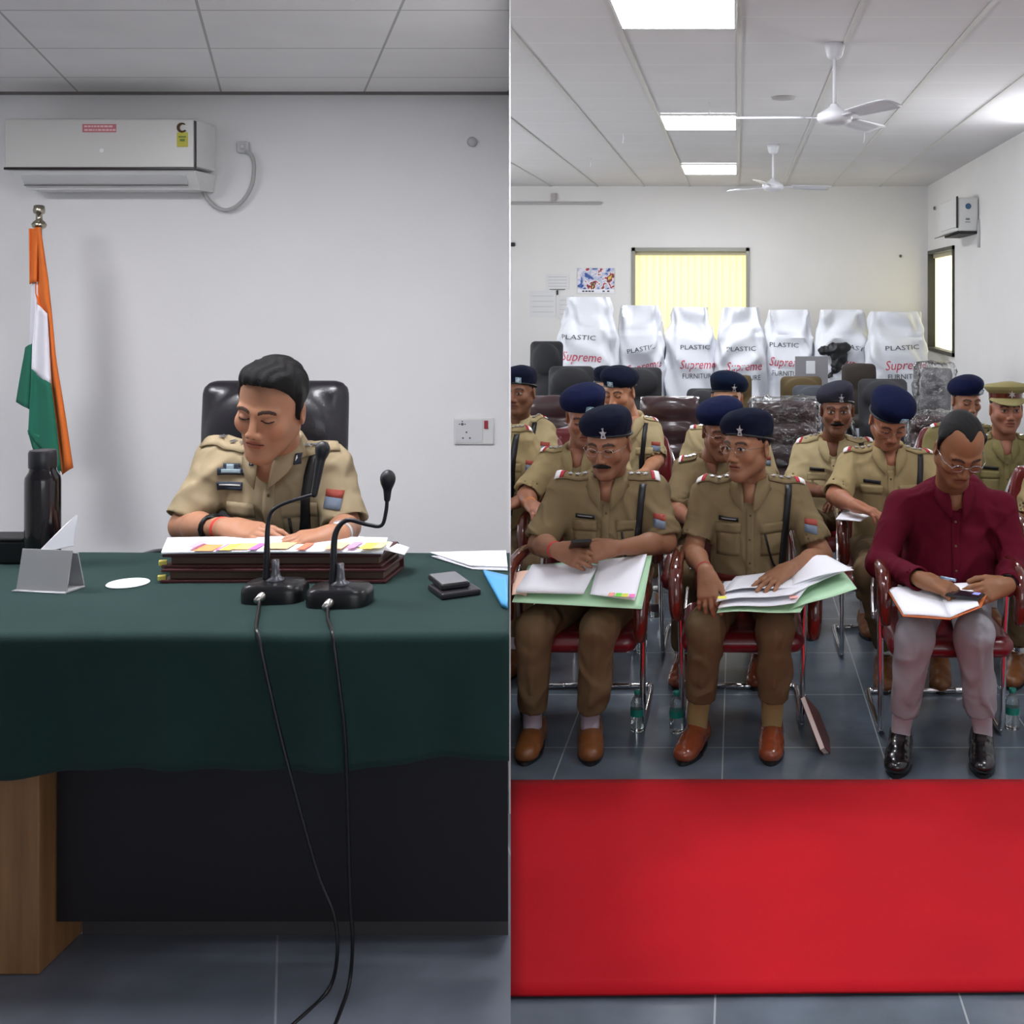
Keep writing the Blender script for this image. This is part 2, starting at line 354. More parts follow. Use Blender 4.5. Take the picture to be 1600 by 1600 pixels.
# ---------------------------------------------------------------- signed-distance modelling of people
I3 = np.eye(3)
class SDF:
    def __init__(s): s.p = []
    def rc(s, a, b, r1, r2, k=.02, op='u'): s.p.append(('rc', (np.array(a, float), np.array(b, float), r1, r2), k, op)); return s
    def cc(s, a, b, r1, r2, k=.02, op='u'): s.p.append(('cc', (np.array(a, float), np.array(b, float), r1, r2), k, op)); return s
    def ell(s, c, r, k=.02, op='u', R=I3): s.p.append(('el', (np.array(c, float), np.array(r, float), R), k, op)); return s
    def box(s, c, h, rad=.005, k=.01, op='u', R=I3): s.p.append(('bx', (np.array(c, float), np.array(h, float), rad, R), k, op)); return s
    def fn(s, f, k=.004, op='i'): s.p.append(('fn', (f,), k, op)); return s
    def bounds(s):
        lo = np.full(3, 1e9); hi = -lo
        for t, d, k, op in s.p:
            if op != 'u': continue
            if t in ('rc', 'cc'): r = max(d[2], d[3]); l = np.minimum(d[0], d[1])-r; h = np.maximum(d[0], d[1])+r
            elif t == 'el': e = np.sqrt(((d[2]*d[1])**2).sum(1)); l, h = d[0]-e, d[0]+e
            elif t == 'bx': e = np.abs(d[3])@d[1]; l, h = d[0]-e, d[0]+e
            else: continue
            lo = np.minimum(lo, l); hi = np.maximum(hi, h)
        return lo, hi
    def mesh(s, vox, lo=None, hi=None):
        l, h = s.bounds(); lo = l if lo is None else lo; hi = h if hi is None else hi
        lo = lo-3*vox; hi = hi+3*vox
        ax = [np.arange(lo[i], hi[i]+vox, vox, dtype=np.float32) for i in range(3)]
        D = np.full([len(a) for a in ax], 9., np.float32)
        for t, d, k, op in s.p:
            if op == 'i' or t == 'fn': sl = [slice(0, len(a)) for a in ax]
            else:
                if t in ('rc', 'cc'): r = max(d[2], d[3]); l = np.minimum(d[0], d[1])-r; h = np.maximum(d[0], d[1])+r
                elif t == 'el': e = np.sqrt(((d[2]*d[1])**2).sum(1)); l, h = d[0]-e, d[0]+e
                else: e = np.abs(d[3])@d[1]; l, h = d[0]-e, d[0]+e
                m = k+3*vox
                sl = [slice(max(0, int(np.searchsorted(ax[i], l[i]-m))), min(len(ax[i]), int(np.searchsorted(ax[i], h[i]+m)))) for i in range(3)]
                if any(q.stop <= q.start for q in sl): continue
            X, Y, Z = np.meshgrid(ax[0][sl[0]], ax[1][sl[1]], ax[2][sl[2]], indexing='ij', sparse=True)
            if t in ('rc', 'cc'):
                a, b, r1, r2 = d; ba = b-a; L2 = float(ba@ba)+1e-9
                px, py, pz = X-np.float32(a[0]), Y-np.float32(a[1]), Z-np.float32(a[2])
                hh = (px*ba[0]+py*ba[1]+pz*ba[2])/L2
                hc = np.clip(hh, 0, 1)
                q = np.sqrt((px-hc*ba[0])**2+(py-hc*ba[1])**2+(pz-hc*ba[2])**2)-(r1+(r2-r1)*hc)
                if t == 'cc': q = np.maximum(q, (hh-1)*math.sqrt(L2))
            elif t == 'el':
                c, r, R = d; px, py, pz = X-c[0], Y-c[1], Z-c[2]
                u = [(px*R[0, i]+py*R[1, i]+pz*R[2, i]) for i in range(3)]
                k0 = np.sqrt((u[0]/r[0])**2+(u[1]/r[1])**2+(u[2]/r[2])**2); k1 = np.sqrt((u[0]/r[0]**2)**2+(u[1]/r[1]**2)**2+(u[2]/r[2]**2)**2)
                q = k0*(k0-1)/(k1+1e-9)
            elif t == 'bx':
                c, hf, rad, R = d; px, py, pz = X-c[0], Y-c[1], Z-c[2]
                u = [np.abs(px*R[0, i]+py*R[1, i]+pz*R[2, i])-(hf[i]-rad) for i in range(3)]
                q = np.sqrt(sum(np.maximum(w, 0)**2 for w in u))+np.minimum(np.maximum(np.maximum(u[0], u[1]), u[2]), 0)-rad
            else: q = d[0](X, Y, Z)
            q = q.astype(np.float32); cur = D[tuple(sl)]
            if op == 'u':
                hh = np.maximum(k-np.abs(cur-q), 0)/k; D[tuple(sl)] = np.minimum(cur, q)-hh*hh*k*.25
            elif op == 's':
                q = -q; hh = np.maximum(k-np.abs(cur-q), 0)/k; D[tuple(sl)] = np.maximum(cur, q)+hh*hh*k*.25
            else:
                hh = np.maximum(k-np.abs(cur-q), 0)/k; D[tuple(sl)] = np.maximum(cur, q)+hh*hh*k*.25
        return nets(D, lo.astype(float), vox)
def nets(D, lo, vox):
    ins = D < 0; n = np.array(D.shape)-1
    cnt = np.zeros(n, np.int8)
    for a in (0, 1):
        for b in (0, 1):
            for c in (0, 1): cnt += ins[a:a+n[0], b:b+n[1], c:c+n[2]]
    act = (cnt > 0) & (cnt < 8); idx = np.full(n, -1, np.int32); I = np.argwhere(act); idx[act] = np.arange(len(I))
    acc = np.zeros((len(I), 3)); w = np.zeros(len(I))
    for ax in range(3):
        o = [a for a in range(3) if a != ax]
        for p in (0, 1):
            for q in (0, 1):
                A = I.copy(); A[:, o[0]] += p; A[:, o[1]] += q; B = A.copy(); B[:, ax] += 1
                da = D[A[:, 0], A[:, 1], A[:, 2]]; db = D[B[:, 0], B[:, 1], B[:, 2]]; m = (da < 0) != (db < 0)
                t = np.where(m, da/(da-db+1e-12), 0); P = A.astype(float); P[:, ax] += t
                acc[m] += P[m]; w[m] += 1
    V = lo+vox*acc/w[:, None]
    F = []
    for ax in range(3):
        o1, o2 = (ax+1) % 3, (ax+2) % 3
        sA = [slice(None)]*3; sB = [slice(None)]*3; sA[ax] = slice(0, -1); sB[ax] = slice(1, None)
        ia = ins[tuple(sA)]; ib = ins[tuple(sB)]; E = np.argwhere(ia != ib)
        E = E[(E[:, o1] > 0) & (E[:, o2] > 0) & (E[:, o1] < n[o1]) & (E[:, o2] < n[o2])]
        def cell(d1, d2): C = E.copy(); C[:, o1] -= d1; C[:, o2] -= d2; return idx[C[:, 0], C[:, 1], C[:, 2]]
        q = np.stack([cell(1, 1), cell(0, 1), cell(0, 0), cell(1, 0)], 1)
        fl = ~ia[E[:, 0], E[:, 1], E[:, 2]]; q[fl] = q[fl][:, ::-1]; F.append(q)
    return V, np.vstack(F)
def vnormals(V, F):
    e = np.cross(V[F[:, 2]]-V[F[:, 0]], V[F[:, 3]]-V[F[:, 1]]); N = np.zeros_like(V)
    for i in range(4): np.add.at(N, F[:, i], e)
    return N/(np.linalg.norm(N, axis=1, keepdims=True)+1e-12)
def folds(V, F, seed, amp, lam, dirs=None):
    r = np.random.RandomState(seed); N = vnormals(V, F)
    Wp = V+.35*lam*np.sin(V[:, [1, 2, 0]]*(2.2/lam)+r.rand(3)*6)+.25*lam*np.sin(V[:, [2, 0, 1]]*(4.1/lam)+r.rand(3)*6)
    s = 0
    for i in range(4):
        d = nrm(r.randn(3)) if dirs is None else nrm(np.array(dirs[i % len(dirs)])+.25*r.randn(3))
        ph = r.rand()*6; a = (Wp@d)*(2*math.pi/(lam*(1.0+.5*i)))+ph
        msk = .5+.5*np.sin(V@nrm(r.randn(3))*(2.2/lam)+r.rand()*6)
        s = s+msk**1.5*np.exp(-(np.sin(a*.5)/.32)**2)*(.85 if i else 1.)
    return V+N*(amp*(s-.25))[:, None]
def smoothmesh(V, F, it=1):
    for _ in range(it):
        A = np.zeros_like(V); c = np.zeros(len(V))
        for i in range(4):
            j = (i+1) % 4
            np.add.at(A, F[:, i], V[F[:, j]]); np.add.at(A, F[:, j], V[F[:, i]]); np.add.at(c, F[:, i], 1); np.add.at(c, F[:, j], 1)
        V = V*.4+.6*A/c[:, None]
    return V
def bvh(V, F): return BVHTree.FromPolygons([tuple(v) for v in V], [tuple(int(i) for i in f) for f in F])
def drape(mb, bv, o, u, v, nu, nv, d, off, thick, back=.5):
    """a patch laid on a surface: grid of o+u*a+v*b cast along d"""
    o, u, v = map(lambda q: np.array(q, float), (o, u, v)); d = nrm(d); P = np.zeros((nu, nv, 3)); last = None; miss = []
    for i in range(nu):
        for j in range(nv):
            p = o+u*i/(nu-1)+v*j/(nv-1); h = bv.ray_cast(Vector(p-d*back), Vector(d), back*2+.3)
            if h[0] is None: miss.append((i, j)); P[i, j] = p if last is None else p+d*np.dot(last-p, d)
            else: P[i, j] = np.array(h[0])-d*off; last = P[i, j]+d*off
    du = np.gradient(P, axis=0); dv = np.gradient(P, axis=1); m = np.cross(dv, du).reshape(-1, 3).mean(0)
    if m@d > 0: P = P[::-1]
    mb.grid(P, thick)
    return P.reshape(-1, 3).mean(0)

SK = mat('skin', (255, 255, 255), .5, vcol=True, var=.05, vscale=30, spec=.35)
HAIRM = mat('black_hair', (12, 10, 11), .6, spec=.25, bump=.8, bscale=500, stretch=(1, 1, .25))
def cloth(name, rgb, **k): return mat(name, rgb, .88, bump=.25, bscale=900, var=.04, vscale=14, sheen=0, spec=.15, wrinkle=.8, **k)
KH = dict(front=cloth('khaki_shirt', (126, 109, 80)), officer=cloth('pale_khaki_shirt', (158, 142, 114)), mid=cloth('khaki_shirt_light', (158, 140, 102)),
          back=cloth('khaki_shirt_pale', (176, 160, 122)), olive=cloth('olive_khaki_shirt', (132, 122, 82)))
TRO = cloth('brown_khaki_trousers', (104, 86, 62)); MAR = cloth('maroon_shirt', (86, 8, 30)); GREYT = cloth('grey_trousers', (146, 146, 150))
NAVY = mat('navy_felt', (18, 22, 42), .95, bump=.3, bscale=700, spec=.15, var=.06, vscale=20); NAVYB = mat('blue_felt', (15, 22, 54), .95, bump=.3, bscale=700, spec=.15, var=.06, vscale=20)
GREYB = mat('grey_felt', (50, 50, 62), .95, bump=.3, bscale=700, spec=.15)
BLK = mat('black_matte', (18, 18, 22), .5); BLKG = mat('black_plastic', (20, 20, 23), .3); SIL = mat('silver_metal', (205, 205, 210), .28, 1.)
WHT = mat('white_cloth', (235, 232, 230), .7); REDC = mat('red_braid', (176, 30, 48), .7); PAPER = mat('white_paper', (238, 238, 244), .7)
TAN = mat('tan_leather', (128, 60, 32), .25, coat=.4, var=.12, vscale=25); DTAN = mat('brown_leather_shoe', (112, 66, 30), .4, var=.15, vscale=25); BSHOE = mat('black_leather_shoe', (20, 20, 22), .22, coat=.5)
BURG = mat('burgundy_vinyl', (104, 18, 26), .32, coat=.3, var=.08); LACQ = mat('brown_lacquer', (84, 30, 22), .14, coat=.8); CHR = mat('chrome', (225, 225, 228), .1, 1.)

def head_color(P, skin, eyes, mous, grey=0, lip=None):
    x, y, z = P[:, 0], P[:, 1], P[:, 2]; ax = np.abs(x); c = np.tile(np.array(S(*skin)), (len(P), 1)); f = y < -.045
    def mixc(m, col, a=1.):
        m = np.clip(m, 0, 1)[:, None]*a; c[:] = c*(1-m)+np.array(S(*col))*m
    sk = np.array(skin)
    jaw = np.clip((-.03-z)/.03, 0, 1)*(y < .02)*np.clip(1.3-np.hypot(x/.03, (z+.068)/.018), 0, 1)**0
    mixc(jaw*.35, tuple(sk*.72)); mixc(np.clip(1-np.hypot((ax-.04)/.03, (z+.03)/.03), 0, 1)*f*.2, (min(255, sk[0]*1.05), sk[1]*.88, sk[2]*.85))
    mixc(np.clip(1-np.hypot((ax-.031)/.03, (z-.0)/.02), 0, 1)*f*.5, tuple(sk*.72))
    arch = .026-.006*((ax-.03)/.02)**2
    mixc((np.abs(z-arch) < .0048)*(ax > .011)*(ax < .052)*f*1., (32, 24, 22), .9)
    e = np.hypot((ax-.031)/.0145, (z-.0)/(.0044 if eyes else .0026)) < 1
    if eyes: mixc(e*f, (168, 158, 150)); mixc((np.hypot(ax-.031, z-.001) < .0058)*f, (25, 16, 14)); mixc((np.abs(z-.0075+((ax-.031)/.016)**2*.004) < .0016)*(np.abs(ax-.031) < .016)*f, (25, 18, 18))
    else: mixc((np.abs(z+.003+((ax-.031)/.016)**2*-.003) < .0024)*(np.abs(ax-.031) < .016)*f, (24, 17, 16))
    lc = lip or (sk[0]*.84, sk[1]*.7, sk[2]*.68)
    mixc((np.hypot(x/.025, (z+.067)/.0095) < 1)*f, lc); mixc((np.abs(z+.066) < .0016)*(ax < .024)*f, (60, 28, 26))
    mixc((np.hypot(ax-.008, z+.044) < .004)*(y < -.08), (60, 30, 24), .7)
    return c

def build_head(o, R, hs, vox, skin, eyes, mous, parent, off, N, hat, glasses, fat=1., long=1.):
    """returns V,F,C of the head and neck; adds hair / hat / spectacles as children"""
    def toL(p): return (np.array(p)-o)@R/hs
    def toW(V): return (V*hs)@R.T+o
    n = toL(N); s = SDF()
    s.ell((0, .014, .042), (.076, .094, .084)); s.ell((0, -.022, -.02), (.064*fat, .066, .088*long), .03)
    s.rc((-.05*fat, .0, -.055), (-.016, -.06, -.1*long), .022, .02, .03); s.rc((.05*fat, .0, -.055), (.016, -.06, -.1*long), .022, .02, .03)
    s.ell((0, -.068, -.1*long), (.022, .02, .018), .025)
    for k in (-1, 1):
        s.ell((k*.044*fat, -.058, -.024), (.022, .022, .024), .02)
        s.ell((k*.032, -.1, .0), (.017, .018, .012), .018, 's')
        s.rc((k*.012, -.083, .02), (k*.046, -.07, .022), .009, .008, .014)
        s.ell((k*.031, -.0745, -.0005), (.0165, .013, .0115), .004)
        s.ell((k*.0125, -.093, -.041), (.0085, .012, .008), .007)
        Re = rotm(k*.35); s.ell((k*.079, .012, -.008), (.008, .021, .032), .008, R=Re); s.ell((k*.0865, .006, -.006), (.005, .011, .018), .006, 's', R=Re)
    s.rc((0, -.083, .018), (0, -.104, -.034), .0065, .0105, .012)
    s.ell((0, -.079, -.066), (.027, .014, .016), .014)
    s.rc((-.016, -.086, -.0615), (.016, -.086, -.0615), .0048, .0048, .006); s.rc((-.013, -.0865, -.0725), (.013, -.0865, -.0725), .006, .006, .006)
    s.box((0, -.0965, -.0668), (.024, .008, .0008), .0006, .004, 's')
    s.rc((0, .022, -.05), n, .055*fat, .058*fat, .035)
    lo, hi = s.bounds()
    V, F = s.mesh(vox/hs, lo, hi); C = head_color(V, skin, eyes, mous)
    inner = [(toW(V), F, C)]
    # hair
    h = SDF()
    if hat == 'none' or hat == 'bald':
        g = .0 if hat == 'none' else -.004
        h.ell((0, .016, .045), (.081+g, .098+g, .088+g))
        if hat == 'none': h.ell((.008, -.03, .095), (.06, .055, .04), .03); h.ell((-.02, -.045, .1), (.035, .035, .028), .02)
        h.rc((-.076, -.0, -.02), (-.074, .0, .05), .007, .012, .02); h.rc((.076, -.0, -.02), (.074, .0, .05), .007, .012, .02)
        yz = [(-.02, -.012), (.03, -.018), (.06, -.034), (.08, -.056), (.092, -.075), (.1, -.12)] if hat == 'none' else [(-.02, -.0), (.03, -.01), (.06, -.02), (.08, -.03), (.115, -.05), (.13, -.08)]
        hz, hy = zip(*yz)
        if hat == 'none': h.fn(lambda X, Y, Z: (np.interp(Z, hz, hy)-Y+0*X)*.7)
        else: h.fn(lambda X, Y, Z: (np.interp(Z, hz, hy)-Y-.03*np.exp(-(X/.017)**2)+.022*np.exp(-((np.abs(X)-.042)/.018)**2))*.7)
    else:
        h.ell((0, .018, .042), (.0795, .096, .086))
        h.fn(lambda X, Y, Z: np.maximum(np.interp(Z, [0, .05], [-.018, -.04])-Y, Z-.07)+0*X)
    h.fn(lambda X, Y, Z: (np.interp(Y, [-.02, .02, .06], [-.018, -.03, -.062])-Z+0*X)*.7)
    lo2 = np.array([-.1, -.12, -.09]); hi2 = np.array([.1, .13, .15])
    HV, HF = h.mesh(max(vox, .0028)/hs, lo2, hi2)
    r = np.random.RandomState(3); HV = HV+vnormals(HV, HF)*((.0018 if hat != 'bald' else .0004)*np.sin(HV[:, 0]*260+3*np.sin(HV[:, 1]*60))*np.clip(HV[:, 2]*20, 0, 1))[:, None]
    obj('hair', toW(HV), HF, HAIRM, parent, True, off)
    if mous:
        m = SDF()
        for k in (-1, 1): m.rc((k*.002, -.099, -.0535), (k*.028*mous, -.087, -.062), .009, .004, .005)
        MV, MF = m.mesh(.0016); obj('moustache', toW(MV), MF, HAIRM, parent, True, off)
    if glasses:
        mb = MB()
        for k in (-1, 1):
            c = [(k*.032+.021*math.cos(a), -.098, -.002+.015*math.sin(a)) for a in np.linspace(0, 2*math.pi, 17)[:-1]]
            mb.tube(toW(np.array(c)), .0012*hs*glasses, 5, closed=True)
            mb.tube(toW(np.array([(k*.053, -.098, .002), (k*.074, -.07, .004), (k*.083, .0, .002)])), .0012*hs*glasses, 5)
        mb.tube(toW(np.array([(-.011, -.1, .002), (0, -.103, .005), (.011, -.1, .002)])), .0012*hs*glasses, 5)
        mb.obj('spectacles', mat('thin_spectacle_frame', (170, 165, 165), .25, .9), parent, True, off)
    return inner, toW, toL

def build_beret(toW, m, parent, off, hs, vox, droop=-1, badge='silver', bulk=1., bx=.022, lean=12):
    s = SDF(); Rl = rotm(0, math.radians(-8), math.radians(droop*lean))
    s.ell((0, .014, .058), (.083, .1, .05), .02)
    s.ell((droop*.01, .012, .088), (.094*bulk, .108*bulk, .054*bulk), .03, R=Rl)
    s.ell((droop*.045, .01, .074), (.054*bulk, .078, .042), .03, R=Rl)
    s.ell((-droop*.03, -.04, .105), (.045, .05, .03), .03)
    s.fn(lambda X, Y, Z: (.03-.24*Y-Z+.0*X)*.95, .006)
    lo, hi = s.bounds(); V, F = s.mesh(max(vox, .003)/hs, lo, hi)
    V = folds(V, F, 5, .0016, .06); o = obj('beret', toW(V), F, m, parent, True, off)
    bv = bvh(V, F)
    mb = MB()
    n_ = 40; ring = []
    for k in range(n_):
        a = 2*math.pi*k/n_; x, y = .0835*math.cos(a), .014+.1005*math.sin(a); ring.append((x, y, .036-.24*y))
    mb.tube(toW(np.array(ring)), .0052*hs, 6, closed=True); bo = mb.obj('leather_band', BLK, o, True, off)
    b = MB(); h = bv.ray_cast(Vector((bx, -.3, .072)), Vector((0, 1, 0)))
    if h[0]:
        p = np.array(h[0])+v3(0, -.0035, 0)
        if badge == 'patch':
            b.box(p, (.034, .004, .032), .002, R=rotm(0, .25, .12))
            q = b.obj('cap_badge', mat('pale_blue_badge', (150, 185, 205), .4, .2), o, False); q.data.transform(Matrix.Identity(4))
            V_ = np.array([v.co[:] for v in q.data.vertices])
            for v, w in zip(q.data.vertices, toW(V_)-off): v.co = w
            b2 = MB(); b2.box(p+v3(.0, -.003, .0), (.014, .003, .02), .001, R=rotm(0, .25, .12+.6)); q = b2.obj('badge_emblem', mat('badge_white', (225, 230, 235), .4), o)
            for v in q.data.vertices: v.co = toW(np.array(v.co[:])[None])[0]-off
        else:
            st = [((.017 if i % 2 == 0 else .0075)*math.sin(math.pi*i/5)*.9, (.019 if i % 2 == 0 else .008)*math.cos(math.pi*i/5)) for i in range(10)]
            b.prism(st, .003, p+v3(0, -.003, 0)); b.ell(p+v3(0, -.003, 0), (.007, .004, .008), 8); b.box(p+v3(0, -.002, .02), (.008, .004, .008), .001); b.box(p+v3(0, -.002, -.017), (.02, .004, .005), .001)
            q = b.obj('cap_badge', SIL, o)
            for v in q.data.vertices: v.co = toW(np.array(v.co[:])[None])[0]-off
    return o
def build_cap(toW, parent, off, hs):
    km = mat('khaki_cap', (150, 140, 92), .85, bump=.2, bscale=600); t = thing('peaked_cap', None, None); del_ = t
    for k in ('label', 'category'):
        if k in t: del t[k]
    t.parent = parent
    mb = MB(); n = 32
    def ring(rx, ry, z, tilt, cy=.012): return [(rx*math.cos(a), cy+ry*math.sin(a), z+tilt*math.sin(a)) for a in np.linspace(0, 2*math.pi, n+1)[:-1]]
    def loft(rs, m, name):
        b = MB(); V = sum(rs, []); F = []
        for i in range(len(rs)-1):
            for k in range(n): F.append((i*n+k, i*n+(k+1) % n, (i+1)*n+(k+1) % n, (i+1)*n+k))
        F += [tuple(range(n))[::-1], tuple((len(rs)-1)*n+k for k in range(n))]
        b.add(toW(np.array(V)), F); return b.obj(name, m, t, True, off)
    autosmooth(loft([ring(.084, .1, .04, -.012), ring(.085, .101, .078, -.012)], LACQ, 'leather_band'), 30)
    autosmooth(loft([ring(.085, .101, .078, -.012), ring(.108, .122, .1, -.014), ring(.112, .127, .112, -.016), ring(.1, .112, .126, -.018), ring(.05, .06, .13, -.018)], km, 'crown'), 50)
    P = np.zeros((13, 5, 3))
    for i in range(13):
        a = math.radians(-165+150*i/12)
        for j in range(5):
            f = j/4; P[i, j] = ((.085+.012*f)*math.cos(a), .012+(.101+.052*f*math.sin(-a))*math.sin(a), .052+.012*math.sin(-a)-.03*f*math.sin(-a))
    b = MB(); b.grid(toW(P.reshape(-1, 3)).reshape(P.shape), .003); b.obj('peak', km, t, True, off)
    b = MB(); st = [((.02 if i % 2 == 0 else .009)*math.sin(math.pi*i/6), (.02 if i % 2 == 0 else .009)*math.cos(math.pi*i/6)) for i in range(12)]
    b.prism(st, .004, (0, -.108, .088)); q = b.obj('cap_badge', SIL, t)
    for v in q.data.vertices: v.co = toW(np.array(v.co[:])[None])[0]-off

def hand_sdf(s, w, d, nrml, side, curl=.35, spread=.16, sc=1., thumb=.5, curls=None):
    d = nrm(d); nrml = nrm(np.array(nrml)-d*np.dot(nrml, d)); lat = np.cross(d, nrml)*side
    s.rc(w, w+d*.03*sc, .024*sc, .026*sc, .02)
    for k, a in enumerate((.026, .009, -.009, -.026)):
        s.rc(w+d*.02*sc+lat*a*.6*sc, w+(d*.085+lat*a)*sc, .016*sc, .0125*sc, .014)
        L = (.074, .082, .076, .06)[k]*sc; r = (.0098, .0102, .0096, .0084)[k]*sc
        base = w+(d*(.088-.004*abs(k-1))+lat*a)*sc; dd = nrm(d+lat*(1.5-k)*spread*.5); cu = curls[k] if curls else curl*(1+.15*k); ang = 0; p = base
        for seg, fr in enumerate((.46, .3, .24)):
            ang += cu*(.7, 1.1, .8)[seg]
            q = p+(dd*math.cos(ang)+nrml*math.sin(ang))*L*fr; s.rc(p, q, r*(1-.08*seg), r*(.93-.1*seg), .004); p = q
    p0 = w+(d*.022+lat*.022)*sc; p1 = w+(d*.058+lat*(.036+.02*thumb)+nrml*.012)*sc; p2 = p1+nrm(d*.8+lat*(.5*thumb)+nrml*.25)*.034*sc; p3 = p2+nrm(d*.9+lat*(-.1+.2*thumb)+nrml*.3)*.026*sc
    s.rc(p0, p1, .018*sc, .0135*sc, .015); s.rc(p1, p2, .0122*sc, .011*sc, .005); s.rc(p2, p3, .0108*sc, .009*sc, .004)

def shoe(parent, off, ank, toe, m, lift=0., base=0., lace=True):
    """ank: ankle point; toe: ground point of the toe tip"""
    d = np.array(toe)-np.array(ank); yaw = math.atan2(d[0], -d[1]); R = rotm(yaw)
    L = .145; c = np.array([toe[0], toe[1], base])-R@v3(0, -L-.004, 0)
    s = SDF(); s.rc((0, .085, .045), (0, -.02, .045), .04, .042, .02); s.ell((0, -.06, .036), (.047, .082, .036), .03); s.ell((0, -.1, .03), (.042, .045, .028), .02); s.rc((0, .07, .05), (0, .065, .09), .04, .04, .03)
    s.rc((0, .02, .06), (0, -.045, .058), .034, .022, .03); s.fn(lambda X, Y, Z: .012-Z+0*X+0*Y, .004); s.ell((0, .068, .115), (.034, .04, .03), .006, 's')
    V, F = s.mesh(.005); o = obj('shoe', V@R.T+c, F, m, parent, True, off)
    mb = MB(); n = 28; V = []
    for z in (0, .014):
        for k in range(n):
            a = 2*math.pi*k/n; x, y = math.cos(a), math.sin(a); V.append((x*(.05 if y < 0 else .043)*(1-.12*abs(y)**6), y*(L+.004 if y < 0 else .125), z))
    mb.add(np.array(V)@R.T+c, [tuple(range(n))[::-1], tuple(range(n, 2*n))]+[(k, (k+1) % n, (k+1) % n+n, k+n) for k in range(n)])
    mb.obj('sole', BLK, o, False, off)
    if lace:
        mb = MB()
        for i in range(3):
            y = -.0-.018*i; z = .092-.009*i; mb.tube(np.array([(-.018, y, z-.004), (0, y-.003, z+.002), (.018, y, z-.004)])@R.T+c, .0022, 5)
        mb.obj('laces', mat('dark_laces', (50, 28, 18), .7), o, True, off)

def collar(name, N, m, parent, off, yaw=0, sc=1., tilt=.25, point=.055, open_=28):
    nt_ = 57; P = np.zeros((nt_, 5, 3)); R = rotm(yaw, 0, 0)
    for i in range(nt_):
        edge = max(0, 1-min(i, nt_-1-i)/(nt_-1)/.14)
        for j, (r, z) in enumerate(((.059, -.012), (.063, .018), (.068, .026), (.078+.004*edge, .006-.02*edge), (.088+.018*edge, -.016-point*edge))):
            op = open_*(1.2, 1.1, .95, .5, .34)[j]; a = math.radians(op+(360-2*op)*i/(nt_-1)); x = math.sin(a)*r; y = -math.cos(a)*r*1.05; P[i, j] = (x, y, z-tilt*(-y)*1.1)
    P = (P.reshape(-1, 3)*sc)@R.T+N; P = P.reshape(nt_, 5, 3)
    mb = MB(); mb.grid(P, .0035); o = mb.obj(name, m, parent, True, off)
    return o

